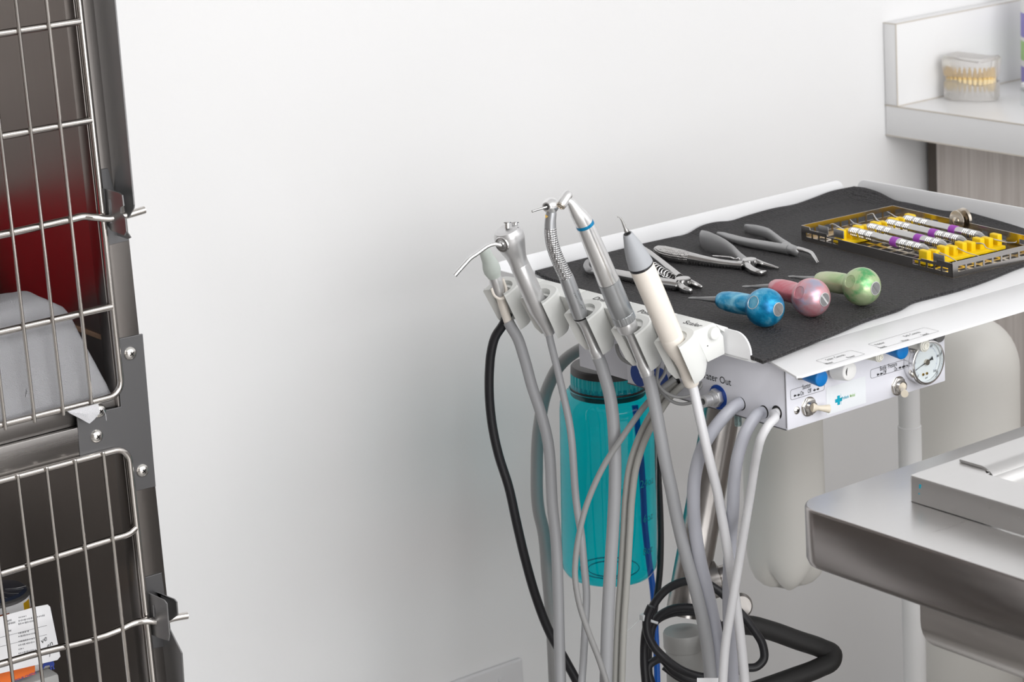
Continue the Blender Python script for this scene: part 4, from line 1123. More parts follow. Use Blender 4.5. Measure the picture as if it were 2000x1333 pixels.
bm = NB(); tube(bm, npth, [pxm(4.3, q) for q in npth], 18, 5); lathe(bm, npth[-1], (npth[-1] - npth[-2]), [(-.0004, pxm(4.4, npth[-1])), (.0004, pxm(4.2, npth[-1]))], 18); part('nozzle', bm, M['chrome'], t)
q = onPl(1010, 449, onY(1008, 450, y) - FWD * pxm(24, n0), -FWD); bm = NB(); text(bm, '2', q, RGT, UPV, .0034); part('printed_mark', bm, M['print'], t)
part('hose', hose(y, [(1071, 648), (1074, 662), (1089, 723), (1101, 775), (1111, 821), (1128, 1000), (1134, 1036), (1141, 1108), (1145.5, 1157), (1143, 1223), (1140, 1280), (1135.5, 1345)], 7.3, 2.34), M['hose_grey'], t, 'thin grey hose')

# high speed drill
y = cups['drill'].y
t = thing('drill_handpiece', 'high speed drill handpiece with knurled grip and straight bur in the holder', 'handpiece', onY(1137, 617, y))
hc = onY(1075, 402, y); k = pxm(1, hc)
bd = (onY(1043, 413, y - .003) - hc).normalized(); bd = (bd - FWD * .45).normalized()
bm = NB(); lathe(bm, hc, bd, [(-17 * k, 5 * k), (-16 * k, 9 * k), (-12 * k, 13.5 * k), (-4 * k, 16 * k), (4 * k, 15.6 * k), (11 * k, 12.5 * k), (15 * k, 9.6 * k), (16 * k, 9 * k), (16 * k, 6.5 * k), (14 * k, 6 * k), (14 * k, 2 * k)], 36); part('head', bm, M['bright'], t)
bm = NB(); disc(bm, hc + bd * (13.2 * k), bd, 6.6 * k, .8 * k, 28); part('chuck', bm, M['hose_dark'], t, 'dark chuck face')
bp = hc + bd * (14 * k); be = at(1042, 412.5, depth(bp) - .004); bm = NB(); tube(bm, [bp, bp + (be - bp) * .55, be], [2.6 * k, 2.4 * k, 2.0 * k], 14, 1); lathe(bm, be, be - bp, [(0, 2.2 * k), (3 * k, 2.6 * k), (4 * k, 1.8 * k)], 12); part('bur', bm, M['instr'], t)
part('neck', axis_tube(y, [(1076.5, 408, 9.5), (1076.5, 418, 10.6), (1075, 430, 11), (1074.6, 446.5, 11.8)], 32, 2), M['titan'], t)
part('grip', axis_tube(y, [(1074.6, 446, 11.9), (1075.8, 462, 12.4), (1079, 478, 12.9), (1084, 494, 13.2), (1090.5, 510, 13.3), (1098, 526, 13.4), (1105.5, 541, 13.6)], 48, 3), M['knurl'], t, 'knurled grip')
part('barrel', axis_tube(y, [(1105.2, 540.4, 14.0), (1106, 542, 14.4), (1120, 580, 15.2), (1131, 610, 15.4), (1134, 618, 15), (1134.3, 619, 14)], 36), M['titan'], t)
bm = axis_tube(y, [(1134, 618.6, 14.8), (1134.5, 620, 14.8), (1135, 621.4, 14)], 32); part('joint_ring', bm, M['dark'], t)
part('tail', axis_tube(y, [(1135, 620.5, 14.2), (1136, 623, 13.2), (1138.5, 630, 9.4), (1144, 640, 9.2), (1160, 678, 9.8), (1161.5, 682, 12), (1166, 691, 12.2), (1166.3, 692, 12.8), (1169.5, 700, 12.8), (1169.8, 701, 12)], 32), M['satin'], t)
mk = onY(1078.5, 424, y) - FWD * .006; bm = NB(); polyw(bm, [at(x, yy, depth(onY(1077, 424, y)) - .0048) for x, yy in ((1061.5 + 3, 419), (1071, 423), (1065.5, 427))], FWD * .0006); part('marker', bm, M['brass'], t)
q = at(1129.5, 596, depth(onY(1127, 596, y)) - .0066); Ud = (TD * 1).normalized(); Wd = (RGT - Ud * RGT.dot(Ud)).normalized(); bm = NB()
text(bm, 'CE', q, Ud, Wd, .0046, 'LEFT'); text(bm, 'T1000090', at(1124, 568, depth(onY(1120, 570, y)) - .0064), Ud, Wd, .0028, 'LEFT'); text(bm, 'CAP L', at(1119, 573, depth(onY(1116, 573, y)) - .0066), Ud, Wd, .0028, 'LEFT')
part('printed_mark', bm, M['greyprint'], t)
part('hose', hose(y, [(1168, 698), (1172, 707), (1180, 732), (1190, 768), (1197, 815), (1200.5, 870), (1201, 950), (1197, 1036), (1191.5, 1122), (1187, 1209), (1183, 1345)], 12.4, 2.34), M['hose_grey'], t, 'grey hose')

# polisher
y = cups['polisher'].y
t = thing('polisher_handpiece', 'contra angle polisher with blue collar and grey motor in the holder', 'handpiece', onY(1237, 645, y))
ha, hb = onY(1094.5, 404, y), onY(1111, 375, y); k = pxm(1, ha)
hd = (ha - hb).normalized(); hd = (hd - FWD * .25).normalized(); hb = ha - hd * (34 * k)
bm = NB(); lathe(bm, hb, hd, [(-3 * k, 4 * k), (-2 * k, 8 * k), (2 * k, 10.4 * k), (10 * k, 10.8 * k), (28 * k, 10.4 * k), (31 * k, 9.6 * k)], 36); part('head', bm, M['bright'], t)
bm = NB(); lathe(bm, hb, hd, [(31 * k, 9.4 * k), (34 * k, 9 * k), (35 * k, 7.5 * k), (35 * k, 5.5 * k), (33 * k, 5 * k)], 36); part('head_ring', bm, M['gold_steel'], t)
part('neck', axis_tube(y, [(1108, 391, 6.5), (1114, 395, 8.5), (1119, 402, 10.5), (1127, 415, 14), (1135, 426, 17), (1141, 436, 17.8)], 36, 2), M['bright'], t)
bm = NB(); fc = []
for x, yy, r in ((1121, 407, 10.8), (1120.5, 401, 10.0), (1124, 398.5, 10.0), (1128.5, 401, 11.4), (1138, 414, 15), (1149, 431, 17.6), (1143, 433.5, 17.9), (1138, 431, 17.8)):
    q = onY(x, yy, y); fc.append(at(x, yy, depth(q) - pxm(r * .93, q)))
polyw(bm, fc, FWD * .0012, .0002); part('grip_facet', bm, M['handpiece_dark'], t, 'grey flat facet')
part('collar', axis_tube(y, [(1141.2, 436, 17.6), (1141.4, 436.4, 18.2), (1143.4, 441.3, 18.6), (1143.6, 441.7, 18)], 40), M['bluecollar'], t, 'blue collar')
part('sheath', axis_tube(y, [(1143.5, 441.6, 18.2), (1150, 457, 18.8), (1170, 504, 20), (1188.5, 549, 21.5), (1188.8, 549.6, 21)], 40), M['bright'], t)
part('motor', axis_tube(y, [(1189, 550, 20.8), (1189.3, 550.6, 21.8), (1205, 589, 22.3), (1214.5, 612, 22.6), (1214.9, 613, 22)], 40), M['handpiece_dark'], t)
bm = NB(); a_, b2_ = onY(1215, 613, y), onY(1220.5, 627, y); u, w = frame_of(b2_ - a_); R = []; seg = 84
for p_, f_ in ((a_, .97), (a_ + (b2_ - a_) * .08, 1), (a_ + (b2_ - a_) * .92, 1), (b2_, .97)):
    R.append([bm.verts.new(p_ + (u * cos(2 * pi * q_ / seg) + w * sin(2 * pi * q_ / seg)) * pxm(23, p_) * f_ * (1 if q_ % 6 < 4 else .965)) for q_ in range(seg)])
for A, B in zip(R, R[1:]):
    for q_ in range(seg): bm.faces.new((A[q_], A[(q_ + 1) % seg], B[(q_ + 1) % seg], B[q_]))
bm.faces.new(R[0][::-1]); bm.faces.new(R[-1]); part('fluted_ring', bm, M['handpiece_dark'], t, ang=20)
part('coupling', axis_tube(y, [(1220.4, 626.8, 20), (1221, 628, 20.6), (1226, 641, 20.6), (1228, 646, 18.5), (1229, 649, 13)], 40), M['satin'], t)
part('tail', axis_tube(y, [(1228.3, 647, 11.5), (1233, 657, 10.2), (1253, 704, 10.8), (1254.5, 708, 13.2), (1261, 722, 13.4), (1261.3, 723, 14), (1265, 732, 14), (1265.3, 733, 13)], 32), M['satin'], t)
part('hose', hose(y, [(1264, 730), (1267, 739), (1277, 782), (1289, 845), (1300, 905), (1311, 955), (1321, 1007), (1338, 1079), (1358, 1151), (1375, 1223), (1390, 1345)], 12.6, 2.32), M['hose_grey'], t, 'grey hose')

# scaler
y = cups['scaler'].y
t = thing('scaler_handpiece', 'cream ultrasonic scaler with grey nose and hooked tip in the front cup', 'handpiece', onY(1310, 655, y))
tp_ = [(1206, 424), (1210, 424.5), (1213, 428), (1217, 436), (1221, 446), (1223.5, 451)]
P = [onY(x, yy, y) for x, yy in tp_]; k = pxm(1, P[0])
bm = NB(); tube(bm, P, [1.0 * k, 1.5 * k, 2.0 * k, 2.6 * k, 3.2 * k, 4.4 * k], 14, 5); lathe(bm, onY(1222, 447.5, y), onY(1226, 457, y) - onY(1222, 447.5, y), [(0, 3.5 * k), (2 * k, 5 * k), (6 * k, 5 * k), (9 * k, 3.5 * k)], 16); part('tip', bm, M['instr'], t)
bm = NB(); lathe(bm, onY(1225.2, 456.3, y), onY(1230, 467, y) - onY(1225.2, 456.3, y), [(0, 7.4 * k), (.3 * k, 7.4 * k)], 24); part('nose_socket', bm, M['dark'], t)
part('nose_cone', axis_tube(y, [(1225.4, 456.8, 9.2), (1226.5, 459, 10.3), (1230, 467, 13), (1236, 481, 18), (1243, 498, 22.2), (1250, 514, 24.6), (1251.2, 517, 24.9), (1251.4, 517.5, 24.4)], 44, 2), M['greycone'], t)
part('o_ring', axis_tube(y, [(1251.2, 517, 24.2), (1251.6, 518, 25), (1252.7, 520.5, 25), (1253, 521, 24.2)], 44), M['black'], t)
part('barrel', axis_tube(y, [(1252.9, 520.8, 24.4), (1253.3, 521.6, 24.8), (1280, 584, 24.2), (1310, 655.6, 23.4), (1310.2, 656, 23)], 44), M['cream'], t)
part('boot', axis_tube(y, [(1310.1, 655.9, 22.9), (1310.4, 656.6, 23.3), (1317, 672, 22.5), (1324, 688, 19), (1330, 702, 14.5), (1336, 716, 12.6), (1341, 727, 13.4), (1344, 733, 15.2), (1349, 744, 15.6), (1351.5, 750, 15), (1352.5, 752.5, 13)], 40, 3), M['cream'], t)
part('hose', hose(y, [(1350, 747), (1353.5, 757), (1360, 785), (1368, 821), (1386, 900), (1401, 960), (1412, 1022), (1424, 1094), (1439, 1190), (1449, 1270), (1456, 1345)], 9.6, 2.27), M['hose_white'], t, 'white hose')

# ------------------------------------------------------------------ loose hoses of the cart
grp = 'hoses plugged into the side of the control box'
def loose(nm, pts, r, d0, d1, mt, label, cat='hose', group=None, tail=True, sub=8):
    b = hose(0, pts, r, d1, d0, tail=tail, sub=sub); o = solo(nm, b, mt, label, cat, group); return o
def boxhose(pts, r, d1, mt, label):
    p0 = lf(*pts[0]) ; n = len(pts)
    P = [p0 - nx * .006, p0 + nx * .004] + [onX(*q, BX0 - k) for q, k in zip(pts[1:4], (.015, .025, .031))]
    da = depth(P[-1]); pts2 = pts[4:] + [(pts[-1][0], pts[-1][1] + 420)]
    for i, (x, yy) in enumerate(pts2): P.append(at(x, yy, da + (d1 - da) * ((i + 1) / len(pts2)) ** 1.1))
    b = NB(); tube(b, P, [r * depth(q) / F for q in P], 20, 8)
    return solo('air_hose', b, mt, label, 'hose', grp)
boxhose([(1446, 789), (1421, 807), (1395, 838), (1373.5, 873), (1358, 926), (1354.5, 985), (1357, 1030), (1367, 1094), (1384, 1166), (1400, 1250), (1407, 1345)], 13, 2.31, M['hose_blue'], 'thick pale grey hose from the control box hole nearest the blue ring')
boxhose([(1491, 806), (1475, 815), (1459, 840), (1443, 884), (1434, 939), (1431.5, 1000), (1428, 1036), (1424, 1122), (1424, 1209), (1428, 1270), (1432, 1345)], 12.5, 2.30, M['hose_blue'], 'thick pale grey hose from the middle hole of the control box side')
boxhose([(1519, 806), (1513, 818), (1500, 832), (1488, 853), (1479.5, 882), (1474, 910), (1467, 955), (1456, 1022), (1444, 1094), (1430, 1180), (1418, 1252), (1411, 1345)], 9, 2.23, M['hose_white'], 'slim white hose from the front hole of the control box side')
pg = [(1322, 748), (1298, 771), (1274, 806), (1249, 853), (1230, 911), (1222, 970), (1218, 1036), (1213, 1122), (1207, 1209), (1202, 1345)]
loose('air_hose', pg, 6.6, depth(lf(1322, 748)) - .004, 2.39, M['hose_warm'], 'left of the two slim warm grey hoses in front of the teal bottle', 'hose', grp)
loose('air_hose', [(x + 13 - i * .1, y_ + 3) for i, (x, y_) in enumerate(pg)], 6.6, depth(lf(1335, 748)) - .004, 2.385, M['hose_warm'], 'right of the two slim warm grey hoses in front of the teal bottle', 'hose', grp)
loose('air_hose', [(1318, 740), (1290, 762), (1265, 787), (1236, 825), (1214, 857), (1184, 902), (1160, 950), (1143, 995), (1132, 1040), (1125, 1085), (1123, 1122), (1130, 1174), (1150, 1237), (1170, 1289), (1188, 1345)], 6.0, depth(lf(1318, 740)) - .012, 2.33, M['hose_mid'], 'slim grey hose slanting across the teal bottle to the lower left', 'hose', grp)
# looped thin tubes between holder and box
lt = thing('coiled_tubing', 'two thin grey tubes looped under the holder in front of the control box', 'tubing', at(1330, 790, 2.2))
d_ = depth(lf(1340, 760)) - .018
bm = NB(); tube(bm, [at(x, yy, d_ + o) for x, yy, o in ((1292, 672, 0), (1290, 700, 0), (1284, 728, -.002), (1284, 748, -.004), (1296, 764, -.006), (1318, 775, -.006), (1345, 774, -.004), (1365, 760, -.002), (1376, 735, 0), (1380, 705, .004), (1380, 680, .008))], pxm(3.3, lf(1340, 760)), 12, 6); part('tube_loop', bm, M['hose_mid'], lt)
bm = NB(); tube(bm, [at(x, yy, d_ + .006 + o) for x, yy, o in ((1303, 672, 0), (1302, 700, 0), (1298, 730, 0), (1286, 752, -.002), (1300, 775, -.002), (1325, 789, -.002), (1352, 786, -.002), (1372, 768, 0), (1384, 740, 0), (1388, 705, 0), (1387, 680, .004))], pxm(3.3, lf(1340, 760)), 12, 6); part('tube_loop', bm, M['hose_mid'], lt)
bm = NB(); tube(bm, [at(x, yy, 2.26 + o) for x, yy, o in ((1204, 672, .0), (1208, 690, 0), (1216, 702, 0), (1228, 709, 0), (1243, 711, .01), (1262, 705, .02))], .0017, 12, 6); part('tube_loop', bm, M['hose_mid'], lt)
# big grey hose behind the bottle cap, black hose, blue tube, black cable
loose('corrugated_hose', [(1168, 682), (1147, 679), (1118, 692), (1092, 716), (1071, 755), (1053, 834), (1048.6, 912), (1052.5, 1000), (1061, 1036), (1069.4, 1122), (1075, 1180), (1084, 1345)], 12.2, 2.60, 2.62, M['hose_mid'], 'thick grey hose curving down behind the left side of the teal bottle')
loose('suction_hose', [(993, 612), (984, 632), (967, 659), (959, 690), (956, 722), (956, 780), (962, 835), (974, 890), (993, 950), (1009, 1022), (1026, 1094), (1046.5, 1166), (1074, 1237), (1104, 1290), (1133, 1345)], 9.2, depth(cups['suction']) + .02, 2.52, M['black'], 'black hose hanging alone in front of the white wall, left of the grey hoses')
loose('blue_tube', [(1240, 792), (1247, 850), (1252, 900), (1256, 960), (1259, 1022), (1268, 1100), (1275, 1151), (1280.6, 1237), (1284, 1345)], 6.3, 2.62, 2.66, M['bluetube'], 'bright blue tube behind the teal bottle and below it', 'tube')
loose('black_cord', [(1282, 770), (1284, 850), (1286, 930), (1289.5, 1000), (1290.5, 1065), (1288, 1125), (1279, 1190), (1268, 1260), (1270, 1345)], 6.3, 2.61, 2.50, M['black'], 'black cord running down behind the right edge of the teal bottle', 'cord')
# coil of black cable
def ell(cx, cy, rx, ry, a0, a1, n, rot=0):
    o = []
    for k in range(n + 1):
        a = a0 + (a1 - a0) * k / n; x, y_ = rx * cos(a), ry * sin(a)
        o.append((cx + x * cos(rot) - y_ * sin(rot), cy + x * sin(rot) + y_ * cos(rot)))
    return o
cc_ = thing('cable_coil', 'coil of black power cable tied with a clear cable tie below the cart', 'cable', at(1380, 1330, 2.36))
big = [(1262, 1345), (1258, 1290), (1262, 1230), (1278, 1180), (1305, 1150), (1340, 1136), (1372, 1137), (1400, 1152), (1437, 1188), (1470, 1228), (1490, 1262), (1491, 1290), (1478, 1303), (1455, 1306), (1425, 1318), (1380, 1324), (1335, 1312), (1300, 1288), (1276, 1262), (1264, 1234), (1264, 1205), (1272, 1185)]
bm = NB(); tube(bm, [at(x, yy, 2.39 - .0016 * i) for i, (x, yy) in enumerate(big)], pxm(8.4, at(1380, 1250, 2.37)), 16, 8); part('cable_turn', bm, M['black'], cc_)
sec = [(1270, 1255), (1274, 1225), (1290, 1202), (1318, 1189), (1352, 1188), (1385, 1200), (1408, 1228), (1420, 1270), (1412, 1310), (1388, 1331), (1350, 1330), (1315, 1312), (1290, 1288), (1268, 1300), (1275, 1345)]
bm = NB(); tube(bm, [at(x, yy, 2.41 - .0012 * i) for i, (x, yy) in enumerate(sec)], pxm(8.2, at(1380, 1250, 2.37)), 16, 8); part('cable_turn', bm, M['black'], cc_)
thr = [(1268, 1300), (1264, 1265), (1270, 1235), (1284, 1214), (1304, 1203), (1330, 1198), (1362, 1200), (1390, 1214), (1408, 1245), (1412, 1285), (1400, 1320), (1370, 1338), (1330, 1328), (1296, 1304)]
bm = NB(); tube(bm, [at(x, yy, 2.428 - .001 * i) for i, (x, yy) in enumerate(thr)], pxm(6, at(1380, 1250, 2.37)), 14, 8); part('cable_turn', bm, M['black'], cc_)
bm = NB(); tube(bm, [at(x, yy, 2.36) for x, yy in ((1256, 1205), (1268, 1212), (1285, 1218))], .0014, 8, 3); tube(bm, [at(x, yy, 2.36) for x, yy in ((1256, 1204), (1240, 1220), (1221, 1237))], .0005, 8, 3); box(bm, at(1257, 1206, 2.358) - V((.003,) * 3), at(1257, 1206, 2.358) + V((.003,) * 3), .0008); part('cable_tie', bm, M['tie'], cc_, 'clear cable tie')
q = at(1384, 1338, 2.25); bm = NB(); obox(bm, q, RGT, UPV, FWD, (.0105, .006, .0004), .0003); solo('hose_tag', bm, M['paper'], 'small white tag wrapped on the hoses at the bottom edge of the photo', 'tag')
# ================================================================== FOAM MAT on the tray
ZM = ZTR + .0005
def matpt(x, y):
    c = [onZ(x, y, ZM + .0035), onY(x, y, ty1 - .005), onX(x, y, tx1 - .008)]
    return min(c, key=depth)
back = [(1045, 529), (1100, 515), (1160, 500), (1260, 475), (1310, 464), (1344, 456), (1368, 442), (1396, 434), (1428, 431), (1460, 421), (1510, 407), (1556, 398), (1590, 386), (1625, 373), (1668, 364)]
right_ = [(1668, 364), (1690, 367), (1718, 376), (1748, 391), (1778, 397), (1812, 405), (1848, 412), (1885, 413), (1915, 421), (1950, 431), (1990, 443), (2040, 462), (2090, 486)]
front = [(1489.6, 704.5), (1560, 682), (1640, 657), (1700, 637), (1733, 629), (1760, 622), (1790, 609), (1830, 601), (1880, 591), (1940, 575), (2000, 556), (2060, 540), (2110, 528)]
left_ = [(1489.6, 704.5), (1400, 668), (1300, 629), (1200, 590), (1120, 558), (1045, 529)]
def samp(pl, n):
    P = [matpt(*p) for p in pl]; P, _ = smooth_pts(P, [0] * len(P), 8)
    d = [0]
    for a, b in zip(P, P[1:]): d.append(d[-1] + (b - a).length)
    out = []
    for k in range(n + 1):
        s = d[-1] * k / n; i = 0
        while i < len(d) - 2 and d[i + 1] < s: i += 1
        t = (s - d[i]) / max(1e-9, d[i + 1] - d[i]); out.append(P[i].lerp(P[i + 1], min(1, max(0, t))))
    return out
NU, NV = 90, 70
Bk, Rt, Fr, Lf = samp(back, NU), samp(right_[::-1], NV), samp(front, NU), samp(left_, NV)
bm = NB(); g = []
for i in range(NU + 1):
    s = i / NU; row = []
    for j in range(NV + 1):
        t = j / NV
        p = Fr[i].lerp(Bk[i], t) + Lf[j].lerp(Rt[j], s) - (Fr[0].lerp(Fr[-1], s)).lerp(Bk[0].lerp(Bk[-1], s), t)
        zb_ = Bk[i].z * max(0, (t - .90) / .10) ** 2 + (ZM + .0035) * (1 - max(0, (t - .90) / .10) ** 2)
        zr_ = Rt[j].z * max(0, (s - .93) / .07) ** 2 + (ZM + .0035) * (1 - max(0, (s - .93) / .07) ** 2)
        z = max(zb_, zr_) if 0 < t else p.z
        if t < .06: z = max(ZM + .0035, Fr[i].z * (1 - t / .06) + (ZM + .0035) * t / .06, zr_)
        row.append(bm.verts.new(V((p.x, p.y, max(z, ZM + .0034)))))
    g.append(row)
for i in range(NU):
    for j in range(NV): bm.faces.new((g[i][j], g[i + 1][j], g[i + 1][j + 1], g[i][j + 1]))
bmesh.ops.recalc_face_normals(bm, faces=bm.faces[:])
ex = bmesh.ops.extrude_face_region(bm, geom=bm.faces[:])
bmesh.ops.translate(bm, verts=[v for v in ex['geom'] if isinstance(v, bmesh.types.BMVert)], vec=V((0, 0, -.0033)))
solo('foam_mat', bm, M['mat'], 'dark grey textured foam mat lining the white cart tray', 'mat')
Z0 = ZM + .0037

# ================================================================== INSTRUMENT CASSETTE
CA = onZ(1860.6, 544, Z0); CB = onZ(1565.7, 469, Z0)
c1 = (CB - CA).normalized(); c2 = V((c1.y, -c1.x, 0)); CL = (CB - CA).length; CW = .121; CH = .0152
def cl(u, v, z=0): return CA + c1 * u + c2 * v + ZA * z
cs = thing('instrument_cassette', 'open steel instrument cassette with yellow rails on the foam mat', 'cassette', cl(CL / 2, CW / 2))
def wins(xs, w, y0, y1): return [rect(x, y0, x + w, y1) for x in xs]
t_ = .0008
# long near wall (v=0): stepped top edge, two groups of windows
out = [(0, .0004), (CL, .0004), (CL, CH - .001), (CL - .001, CH), (CL - .013, CH), (CL - .014, CH - .0028), (CL - .040, CH - .0028), (CL - .041, CH - .005), (.045, CH - .005), (.044, CH - .0035), (.022, CH - .0035), (.021, CH - .001), (.001, CH - .001), (0, CH - .002)]
bm = NB(); plate(bm, out, wins([.006, .0165, .027, .0375, .048], .0085, .0045, .0088) + wins([CL - .016 - k * .0105 for k in range(5)][::-1], .0085, .0045, .0088), CA, c1, ZA, t_)
part('near_wall', bm, M['cass'], cs)
bm = NB(); plate(bm, rect(0, .0004, CW, CH), wins([.007 + k * .0112 for k in range(10)], .0092, .005, .0105), CA, c2, ZA, -t_); part('front_wall', bm, M['cass'], cs)
bm = NB(); plate(bm, rect(0, .0004, CW, CH), wins([.007 + k * .0112 for k in range(10)], .0092, .005, .0105), cl(CL, 0), c2, ZA, t_); part('end_wall', bm, M['gold_steel'], cs)
bm = NB(); plate(bm, rect(0, .0004, CL, CH), wins([.008, .0185, .029, .056, .082, .13, .155, .166, .195], .0085, .0055, .0105), cl(0, CW), c1, ZA, -t_); part('back_wall', bm, M['gold_steel'], cs)
hl = []
for i in range(13):
    for k in range(7): hl.append(rect(.008 + i * .0164, .008 + k * .0155, .008 + i * .0164 + .0125, .008 + k * .0155 + .0112))
bm = NB(); plate(bm, rect(0, 0, CL, CW), hl, cl(0, 0, .0003), c2 * 0 + c1, c2, .0007); part('floor_plate', bm, M['gold_steel'], cs)
for u0 in (CL - .034, CL - .058, .020):
    bm = NB(); obox(bm, cl(u0, .0012, CH + .0005), c1, c2, ZA, (.0078, .0005, .0042), .0004); part('tab', bm, M['grey_steel'], cs)
def rail(u, nm):
    bm = NB(); w = .0062
    obox(bm, cl(u, CW * .5, .0030), c1, c2, ZA, (w * 1.9, CW * .5 - .012, .0018), .0008)
    for k in range(9):
        v = .0155 + k * .0114
        obox(bm, cl(u, v, .0085), c1, c2, ZA, (w, .0031, .0068 if k % 2 == 0 else .0052), .0014, 3)
    part('silicone_rail', bm, M['yellow'], cs, 'yellow silicone rail')
rail(.182, ''); rail(.056, '')
# lock wheels on the back wall
ck = cl(.122, CW - .0005, CH + .001)
bm = NB()
lathe(bm, ck + c2 * -.0055, c2, [(0, .0102), (.0004, .0106), (.0010, .0106), (.0014, .0102), (.0014, .0045), (.004, .0045), (.0045, .0035)], 36)
lathe(bm, ck + c2 * .0015, c2, [(0, .0085), (.0005, .0112), (.0035, .0116), (.004, .0108)], 36)
lathe(bm, ck + c2 * -.0055, -c2, [(0, .0042), (.001, .004), (.0022, .0014), (.0026, 0)], 20); part('lock_wheel', bm, M['gold_steel'], cs, 'round lock wheel')
# four scalers lying in the rails
def curette(v, band_u, label, tipL, tipR, i):
    zc_ = .0116; t = thing('hand_scaler', label, 'dental instrument', cl(.125, v, zc_), 'hand scalers in the cassette')
    pr = [(.186, .0013), (.184, .0018), (.180, .0042), (.177, .0047)]
    for base in (.176, .163, .152):
        for k in range(4 if base > .17 else 3):
            u = base - k * .0026; pr += [(u, .0048), (u - .0005, .0039), (u - .0013, .0039), (u - .0018, .0048)]
    pr += [(band_u + .0045, .0048)]
    pr2 = [(band_u - .0045, .0048)]
    for base in (.102, .091, .080):
        if base > band_u - .006: continue
        for k in range(3):
            u = base - k * .0026; pr2 += [(u, .0048), (u - .0005, .0039), (u - .0013, .0039), (u - .0018, .0048)]
    pr2 += [(.0725, .0047), (.069, .0040), (.064, .0018), (.062, .0013)]
    bm = NB(); o0 = cl(0, v, zc_); lathe(bm, o0, c1, pr, 24); lathe(bm, o0, c1, pr2, 24)
    part('handle', bm, M['instr'], t)
    bm = NB(); lathe(bm, o0, c1, [(band_u + .0047, .0046), (band_u + .0045, .0051), (band_u - .0045, .0051), (band_u - .0047, .0046)], 24); part('band', bm, M['purple'], t, 'purple band')
    for tip, s in ((tipL, 1), (tipR, -1)):
        bm = NB(); u0 = .1855 if s > 0 else .0625
        P = [cl(u0, v, zc_)] + [cl(u0 + s * a, v + b, zc_ + c) for a, b, c in tip]
        tube(bm, P, [.0012] + [.0011 - .0008 * k / len(tip) for k in range(1, len(tip) + 1)], 10, 5); part('tip', bm, M['instr'], t)
curette(.0275, .112, 'hand scaler nearest the front of the cassette, with purple band', [(.008, 0, 0), (.016, .001, .001), (.024, .0, .003), (.03, .001, .0005)], [(.01, 0, 0), (.022, .002, -.002), (.034, .001, -.004), (.040, 0, -.005)], 0)
curette(.0510, .104, 'second hand scaler from the front of the cassette, thick shank', [(.008, 0, 0), (.018, -.001, .001), (.026, .001, .003)], [(.012, 0, 0), (.026, .000, -.002), (.044, .001, -.003)], 1)
curette(.0755, .110, 'third hand scaler from the front of the cassette, with wavy shank', [(.010, 0, 0), (.018, .003, .002), (.026, .006, .004), (.031, .003, .002)], [(.010, 0, 0), (.018, .004, 0), (.026, .001, -.002), (.038, .003, -.003)], 2)
curette(.0990, .107, 'hand scaler farthest back in the cassette, beside the lock wheel', [(.010, 0, 0), (.018, .002, .001), (.028, .004, .002)], [(.010, 0, 0), (.022, 0, 0), (.032, .001, 0), (.036, .006, 0), (.032, .011, .0)], 3)

# ================================================================== ROOT ELEVATORS
def elevator(bx, by, hx, hy, mt, label, tip=None, mott=None):
    R = .0176; c = onZ(bx, by, Z0 + R); h = onZ(hx, hy, Z0 + .0155)
    t = thing('root_elevator', label, 'root elevator', V((c.x, c.y, Z0)), 'root elevators on the foam mat')
    d = (h - c); L = d.length; d.normalize()
    u, w = frame_of(d); bm = NB()
    # ball with the handle growing out of it
    pr = []
    for k in range(0, 69):
        a = pi * k / 84; pr.append((-R * cos(a), R * sin(a)))
    last = pr[-1]
    r1 = .0075
    pr += [(R * .93, .0098), (R * 1.05, .0092), (R * 1.3, .0097), (L * .62, .0098), (L * .80, .0092), (L * .93, .0080), (L * .985, .0066), (L, .0056)]
    lathe(bm, c, d, pr, 96)
    def nrm(px_, py_):
        vx = ((px_ - bx) * RGT - (py_ - by) * UPV) * (depth(c) / F); k = min(.97, vx.length / R)
        return (vx.normalized() * k - FWD * math.sqrt(1 - k * k)).normalized()
    f1, f2 = nrm(bx - 27, by - 10), nrm(bx + 24.5, by + 4.5); r1, r2 = .0060, .0058
    for n, r in ((f1, r1), (f2, r2)):
        h_ = math.sqrt(R * R - r * r)
        for v in bm.verts:
            e = (v.co - c).dot(n)
            if e > h_ and (v.co - c).length < R * 1.02: v.co -= n * (e - h_)
    part('handle', bm, mt, t, ang=50)
    q = c + f1 * math.sqrt(R * R - r1 * r1); b = NB(); lathe(b, q, f1, [(-.0003, r1 * 1.04), (.00025, r1 * 1.02), (.0003, r1 * .95), (.0001, r1 * .92)], 40, False); part('facet_edge', b, M['satin'] if mt is M['anod_blue'] else mt, t)
    q = c + f2 * math.sqrt(R * R - r2 * r2); b = NB(); lathe(b, q, f2, [(-.0003, r2 * 1.10), (.0003, r2 * 1.08), (.0004, r2), (.0001, r2 * .97)], 40, False); part('rim', b, M['satin'], t)
    b = NB(); disc(b, q - f2 * .0002, f2, r2 * .98, .0004, 36); s_ = part('end_screw', b, M['grey_steel'], t, 'steel slotted end screw')
    b = NB(); uu, ww = frame_of(f2); obox(b, q + f2 * .00025, uu * .8 + ww * .6, (uu * .6 - ww * .8), f2, (r2 * .95, r2 * .15, .0001)); part('slot', b, M['chrome'] if mt is M['anod_pink'] else M['hose_dark'], s_)
    if tip:
        p1 = onZ(tip[0], tip[1], Z0 + .0150); dd = (p1 - h); bm = NB()
        tube(bm, [h - d * .004, h + dd * .15, h + dd * .62, h + dd * .74, h + dd * .88, p1], [.0032, .0030, .0016, .0013, (.0026, .0012), (.0012, .0005)], 16, 3, ref=ZA); part('blade', bm, M['grey_steel'], t, 'steel gouge blade')
    return t
elevator(1494, 601, 1405, 586, M['anod_blue'], 'mottled blue ball handled root elevator nearest the front on the foam mat', (1345, 582))
